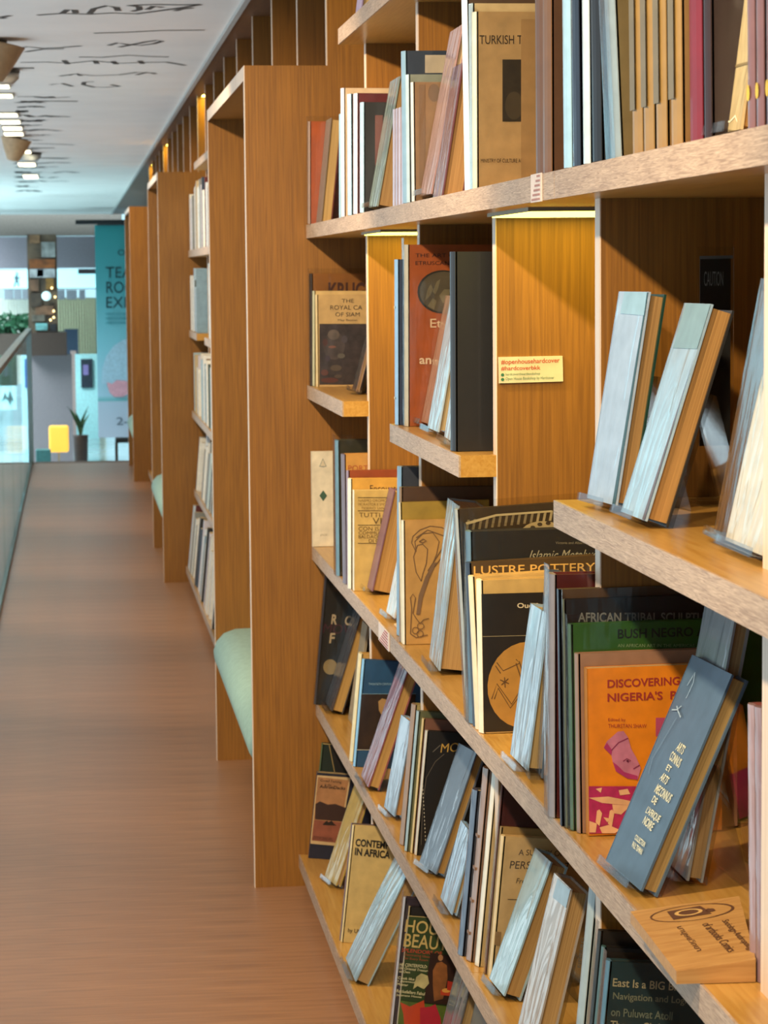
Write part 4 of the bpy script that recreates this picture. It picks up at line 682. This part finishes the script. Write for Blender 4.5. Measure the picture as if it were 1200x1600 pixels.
# ------------------------------------------------------------------ glass balustrade on the left
GX = -.356
bal = empty('glass_balustrade', (GX, .4, 0)); tag(bal, 'clear glass balustrade with a slim metal handrail along the left edge', 'balustrade'); inv = Matrix.Translation((-GX, -.4, 0)); kids = []
for i in range(10):
    y0 = .4+i*2.03; kids.append(box('glass_pane', GX-.006, GX+.006, y0+.006, y0+2.02, .03, 1.06, M_GLASS))
kids.append(box('base_channel', GX-.012, GX+.008, .4, 20.7, 0, .022, mat('#6d7466', .5, 0, 0, .1))); kids.append(box('handrail', GX-.022, GX+.022, .4, 20.7, 1.055, 1.085, mat('#8a8a84', .35, 0, 0, .05, .8), None, .004)); kids.append(box('end_post', GX-.02, GX+.02, 20.64, 20.7, 0, 1.055, mat('#8fa4a4', .4, 0, 0, .05, .5)))
for o in kids: o.parent = bal; o.matrix_parent_inverse = inv
# ------------------------------------------------------------------ the hall beyond the corridor
ZF = -.55
struct(box('floor', -9, 4, 20.9, 46, ZF-.05, ZF, mat('#b9cdd0', .18, .3, 0, .05, 0, 2)))
struct(box('step_face', -.62, 1.0, 20.83, 20.9, ZF, 0, mat('#7a5a48', .6)))
struct(box('wall_far', -9, 4, 44, 44.2, ZF, 9, mat('#c9e2e6', .6, 0, 0, .04, 0, 1)))
def bb(name, Y, x0, y0, x1, y1, th, m, parent=None, to_floor=False, bevel=0.):
    a = atY(x0, y1, Y); b = atY(x1, y0, Y); return box(name, a.x, b.x, Y, Y+th, ZF if to_floor else a.z, b.z, m, parent, bevel)
def solo(o, label, cat, group=None): return tag(o, label, cat, group)
def grp(name, Y, x, y, label, cat):
    p = atY(x, y, Y); r = empty(name, p); tag(r, label, cat); return r, Matrix.Translation(-p)
def add(r, inv, *obs):
    for o in obs: o.parent = r; o.matrix_parent_inverse = inv
solo(bb('bulkhead', 37.0, -60, 300, 190, 369, .6, mat('#6e645c', .8)), 'beige bulkhead under the far hall ceiling', 'bulkhead')
solo(bb('fascia', 34.0, -60, 369, 158, 420, .4, mat('#8d8188', .8, 0, 0, .06)), 'mauve-grey fascia band across the far shops', 'fascia')
solo(bb('beam', 33.0, 118, 343, 215, 350, .3, mat('#141618', .6)), 'black beam above the teal banner', 'beam')
r, inv = grp('lit_sign', 33.2, -20, 452, 'long glowing white-cyan shop sign in the far hall', 'sign')
add(r, inv, bb('light_box', 33.2, -40, 421, 156, 451, .15, emit('#b6f2fa', 1.05)), bb('dark_panel', 33.15, 122, 420, 157, 428, .05, mat('#3c3436', .6)))
a = atY(22, 446, 33.18); sil = [atY(x, y, 33.18) for x, y in ((26, 424), (28, 428), (27, 432), (31, 434), (28, 437), (30, 447), (28, 447), (26, 440), (23, 448), (21, 448), (24, 438), (22, 434), (25, 430))]; o = mobj('runner_silhouette', sil, [tuple(range(len(sil)))], mat('#5d7a84', .6)); add(r, inv, o)
r, inv = grp('display_lamps', 33.2, 0, 470, 'row of grey track lamps below the glowing sign', 'lamps')
for x0, x1 in ((7, 20), (22, 33), (35, 46), (89, 101), (104, 120), (124, 133)): add(r, inv, bb('lamp_head', 33.2, x0, 453, x1, 468, .2, mat('#8e9299', .6)))
add(r, inv, bb('rail', 33.2, 5, 450.5, 150, 453, .1, mat('#7d848c', .6)))
def slats(lab, Y, x0, y0, x1, y1, step, c1, c2):
    r, inv = grp('slat_screen', Y, x0, y1, lab, 'screen'); m = []; x = x0
    while x < x1:
        a = atY(x, y1, Y); b = atY(x+step*.5, y0, Y); m.append((a.x, b.x, Y, Y+.05, a.z, b.z)); x += step
    s = boxes('slat_set', m, mat(c1, .5)); s['kind'] = 'stuff'; add(r, inv, s, bb('backing', Y+.1, x0, y0, x1, y1, .05, mat(c2, .6)))
slats('pale vertical slat screen at the far left', 36, -40, 466, 46, 600, 4.6, '#fffbe6', '#a8d8e0'); slats('gold vertical slat screen beside the teal banner', 35.5, 88, 465, 160, 655, 4.2, '#fff2c4', '#7f9a90')
# teal banner
r, inv = grp('banner', 26.5, 157, 690, 'tall teal exhibition banner reading TE RO EX beside the far bookcase', 'banner')
m, nt, b = node_mat('banner_print'); N = nt.nodes; L = nt.links; tc = N.new('ShaderNodeTexCoord'); sp = N.new('ShaderNodeSeparateXYZ'); L.new(tc.outputs['Generated'], sp.inputs[0]); rp = N.new('ShaderNodeValToRGB'); e = rp.color_ramp.elements
e[0].position = 0; e[0].color = lin('#b4b9c6'); e[1].position = 1; e[1].color = lin('#1f8588')
for pos, c in ((.17, '#a9b6c4'), (.175, '#5ea6a8'), (.2, '#9cbccb'), (.42, '#7fbcc8'), (.7, '#4a9fa6')): q = e.new(pos); q.color = lin(c)
L.new(sp.outputs['Z'], rp.inputs[0]); L.new(rp.outputs[0], b.inputs['Base Color']); b.inputs['Roughness'].default_value = .7
add(r, inv, bb('cloth', 26.5, 154, 351, 258, 684, .02, m), bb('top_rod', 26.47, 152, 348, 260, 352, .05, mat('#202426', .5)))
YB = 26.49
for s, x0, y0, x1, y1 in (('OPEN', 184, 390, 222, 399), ('TEA', 165, 417, 206, 434), ('ROOM', 166, 440, 226, 458), ('EXHIBIT', 166, 464, 248, 481)):
    g, f = text_geo(s, .0); a, b_, c = atY(x0, y1, YB), atY(x1, y1, YB), atY(x0, y0, YB); add(r, inv, mobj('banner_text', [a+(b_-a)*p+(c-a)*q for p, q in g], f, mat('#123f44', .6)))
for k in range(3): add(r, inv, mobj('small_print', [atY(165, 492+7*k, YB), atY(225, 492+7*k, YB), atY(225, 489+7*k, YB), atY(165, 489+7*k, YB)], [(0, 1, 2, 3)], mat('#4f98a2', .6)))
def disc(name, pts, c, dy=0):
    add(r, inv, mobj(name, [atY(x, y, YB+dy) for x, y in pts], [tuple(range(len(pts)))], mat(c, .6)))
disc('pale_mountain', [(159, 600), (160, 575), (166, 556), (178, 540), (192, 531), (206, 528), (240, 530), (250, 600)], '#a3c0cf', .003)
disc('pink_peony', [(168, 604), (167, 597), (175, 600), (182, 594), (195, 595), (210, 600), (206, 612), (192, 620), (178, 620), (171, 613)], '#d59aa4', -.002)
g, f = text_geo('2-', 0); a, b_, c = atY(182, 664, YB), atY(200, 664, YB), atY(182, 652, YB); add(r, inv, mobj('banner_text', [a+(b_-a)*p+(c-a)*q for p, q in g], f, mat('#4a5560', .6)))
# collage pillar, planter, column
r, inv = grp('collage_pillar', 28.0, 45, 520, 'brown collage-covered pillar with a round white clock', 'pillar')
pm = mat('#5c4a38', .6, 0, 0, .75, 0, 5); add(r, inv, bb('pillar_core', 28, 45, 366, 88, 520, .28, pm))
for x0, y0, x1, y1, c in ((46, 367, 62, 380, '#7d5a3c'), (65, 378, 86, 402, '#8a8a86'), (46, 405, 86, 419, '#8a4c1c'), (46, 420, 86, 434, '#a8a8a8'), (58, 421, 68, 432, '#4a7a98'), (47, 437, 60, 455, '#6a4a34'), (72, 435, 84, 452, '#8a6228'), (48, 458, 64, 480, '#463628'), (56, 478, 84, 492, '#6e4c34'), (50, 492, 70, 502, '#5c5448'), (56, 505, 74, 516, '#6fa8a6'), (78, 506, 88, 518, '#2c2a2c')): add(r, inv, bb('picture', 27.97, x0, y0, x1, y1, .03, mat(c, .6, 0, 0, .5, 0, 12)))
cc = atY(72.5, 462.5, 27.95); dk = lathe('clock_face', [(.05, 0), (.05, .02)], emit('#cfeef2', .9), None, 20, Matrix.Translation(cc) @ Matrix.Rotation(math.pi/2, 4, 'X')); add(r, inv, dk)
for x, y in ((81, 450), (86, 464), (84, 486), (84, 496), (79, 500)): 
    p = atY(x, y, 27.95); add(r, inv, lathe('fairy_light', [(.004, -.012), (.011, 0), (.004, .012)], emit('#ffdf9a', 4), None, 8, Matrix.Translation(p)))
solo(bb('brown_planter_box', 27.9, 45, 519, 104, 556, .45, mat('#3e2c22', .6)), 'dark brown box planter below the collage pillar', 'planter')
solo(bb('grey_column', 28.1, 49, 555, 112, 700, .4, mat('#7d7274', .7, 0, 0, .05), None, True), 'broad mauve-grey column behind the yellow lamp', 'column')
solo(bb('navy_door', 34.6, 104, 514, 122, 690, .1, mat('#31455c', .5), None, True), 'dark blue door leaf between column and picture panel', 'door')
solo(bb('pink_post', 33.0, 113, 548, 119, 700, .08, mat('#b4968e', .6), None, True), 'slim pinkish post beside the blue door', 'post')
r, inv = grp('picture_panel', 32.5, 120, 690, 'pale display panel carrying a dark framed picture', 'display panel')
add(r, inv, bb('panel', 32.5, 120, 553, 153, 700, .1, mat('#b8ecec', .5), None, True), bb('picture', 32.45, 127, 561, 144, 606, .05, mat('#26303c', .4, 0, 0, .4)), bb('picture_highlight', 32.43, 130, 570, 138, 586, .02, mat('#8a7ab0', .5)))
# left side things
r, inv = grp('foliage_planter', 30.0, -30, 560, 'brown planter with dark green foliage behind the handrail', 'planter')
add(r, inv, bb('planter_box', 30, -60, 521, 46, 556, .4, mat('#43342a', .6))); vv = []; ff = []; rr = random.Random(5)
for i in range(420):
    p = atY(rr.uniform(-50, 46), rr.uniform(492, 524), 30+rr.uniform(0, .4)); d = Vector((rr.uniform(-1, 1), rr.uniform(-1, 1), rr.uniform(-.3, 1))).normalized()*.07; e_ = d.cross(Vector((rr.uniform(-1, 1), 1, 0))).normalized()*.02; k = len(vv); vv += [p-d, p+e_, p+d, p-e_]; ff.append((k, k+1, k+2, k+3))
lf = mobj('foliage', vv, ff, mat('#2c5a3c', .5, 0, 0, .4)); lf['kind'] = 'stuff'; add(r, inv, lf)
solo(bb('green_counter', 31, -50, 556, 25, 604, .5, mat('#4c5a44', .6)), 'dull green counter front behind the glass', 'counter')
r, inv = grp('drawing_panel', 30.2, -30, 645, 'white panel with a black plant drawing at the left edge', 'panel')
add(r, inv, bb('board', 30.2, -40, 603, 25, 641, .08, mat('#c4f0f2', .5)), mobj('plant_drawing', [atY(x, y, 30.18) for x, y in ((0, 627), (4, 624), (7, 616), (8, 612), (10, 620), (13, 622), (15, 609), (17, 616), (20, 624), (22, 628), (18, 624), (16, 628), (15, 634), (13, 626), (8, 622), (5, 626))], [tuple(range(16))], mat('#1e2c2e', .6)))
r, inv = grp('white_totem', 29.5, 35, 655, 'narrow white totem sign with a blue stripe behind the handrail', 'sign')
add(r, inv, bb('body', 29.5, 35, 555, 45, 655, .1, mat('#bfeaf2', .5), None, True), bb('stripe', 29.47, 39, 561, 42, 606, .03, mat('#3c6aa8', .5)))
# lamp, box, plants, stool near the end of the corridor
p = atY(92, 706, 24.2); r = empty('yellow_lamp', (p.x, 24.2, ZF)); inv = Matrix.Translation((-p.x, -24.2, -ZF)); tag(r, 'glowing yellow lampshade at the end of the corridor', 'lamp')
a = atY(77, 706, 24.2); b_ = atY(107, 665, 24.2)
sh = box('lamp_shade', a.x, b_.x, 24.1, 24.3, a.z, b_.z, emit('#ffc44a', 1.0), None, .02); add(r, inv, sh, box('lamp_pole', p.x-.008, p.x+.008, 24.19, 24.21, ZF, a.z, mat('#b8a890', .5)), box('lamp_base', p.x-.09, p.x+.09, 24.1, 24.3, ZF, ZF+.03, mat('#8a6a50', .5)))
o = bb('teal_box', 23.8, 57, 703, 79, 760, .2, mat('#4f8a88', .5), None, True, .01); solo(o, 'small teal cabinet left of the yellow lamp', 'cabinet')
p = atY(126, 680, 24.6); r = empty('potted_plant', (p.x, 24.6, ZF)); inv = Matrix.Translation((-p.x, -24.6, -ZF)); tag(r, 'dark potted plant with long leaves right of the yellow lamp', 'plant')
add(r, inv, lathe('pot', [(.055, ZF), (.07, p.z-.02), (.075, p.z), (.06, p.z)], mat('#4c3a34', .6), None, 18, Matrix.Translation((p.x, 24.6, 0))))
rr = random.Random(9)
for i in range(16):
    an = rr.uniform(0, 6.28); ln = rr.uniform(.12, .3); tip = Vector((p.x+math.cos(an)*ln*.45, 24.6+math.sin(an)*ln*.4, p.z+ln)); mid = Vector((p.x+math.cos(an)*ln*.12, 24.6, p.z+ln*.55)); s = Vector((.014, .004, 0)); b0 = Vector((p.x, 24.6, p.z-.02))
    add(r, inv, mobj('leaf', [b0-s*.5, b0+s*.5, mid+s, tip, mid-s], [(0, 1, 2, 4), (4, 2, 3)], mat(['#24402c', '#3a5a34', '#5c7a58'][i % 3], .5)))
p = atY(190, 684, 23.2); r = empty('black_stool', (p.x, 23.2, ZF)); inv = Matrix.Translation((-p.x, -23.2, -ZF)); tag(r, 'black stool below the teal banner', 'stool')
a = atY(180, 684, 23.2); add(r, inv, box('seat', a.x, a.x+.16, 23.1, 23.3, p.z-.04, p.z, mat('#15110f', .5), None, .008))
for dx, dy in ((.01, 23.12), (.14, 23.12), (.01, 23.28), (.14, 23.28)): add(r, inv, box('leg', a.x+dx-.012, a.x+dx+.012, dy-.012, dy+.012, ZF, p.z-.04, mat('#3a2618', .5)))
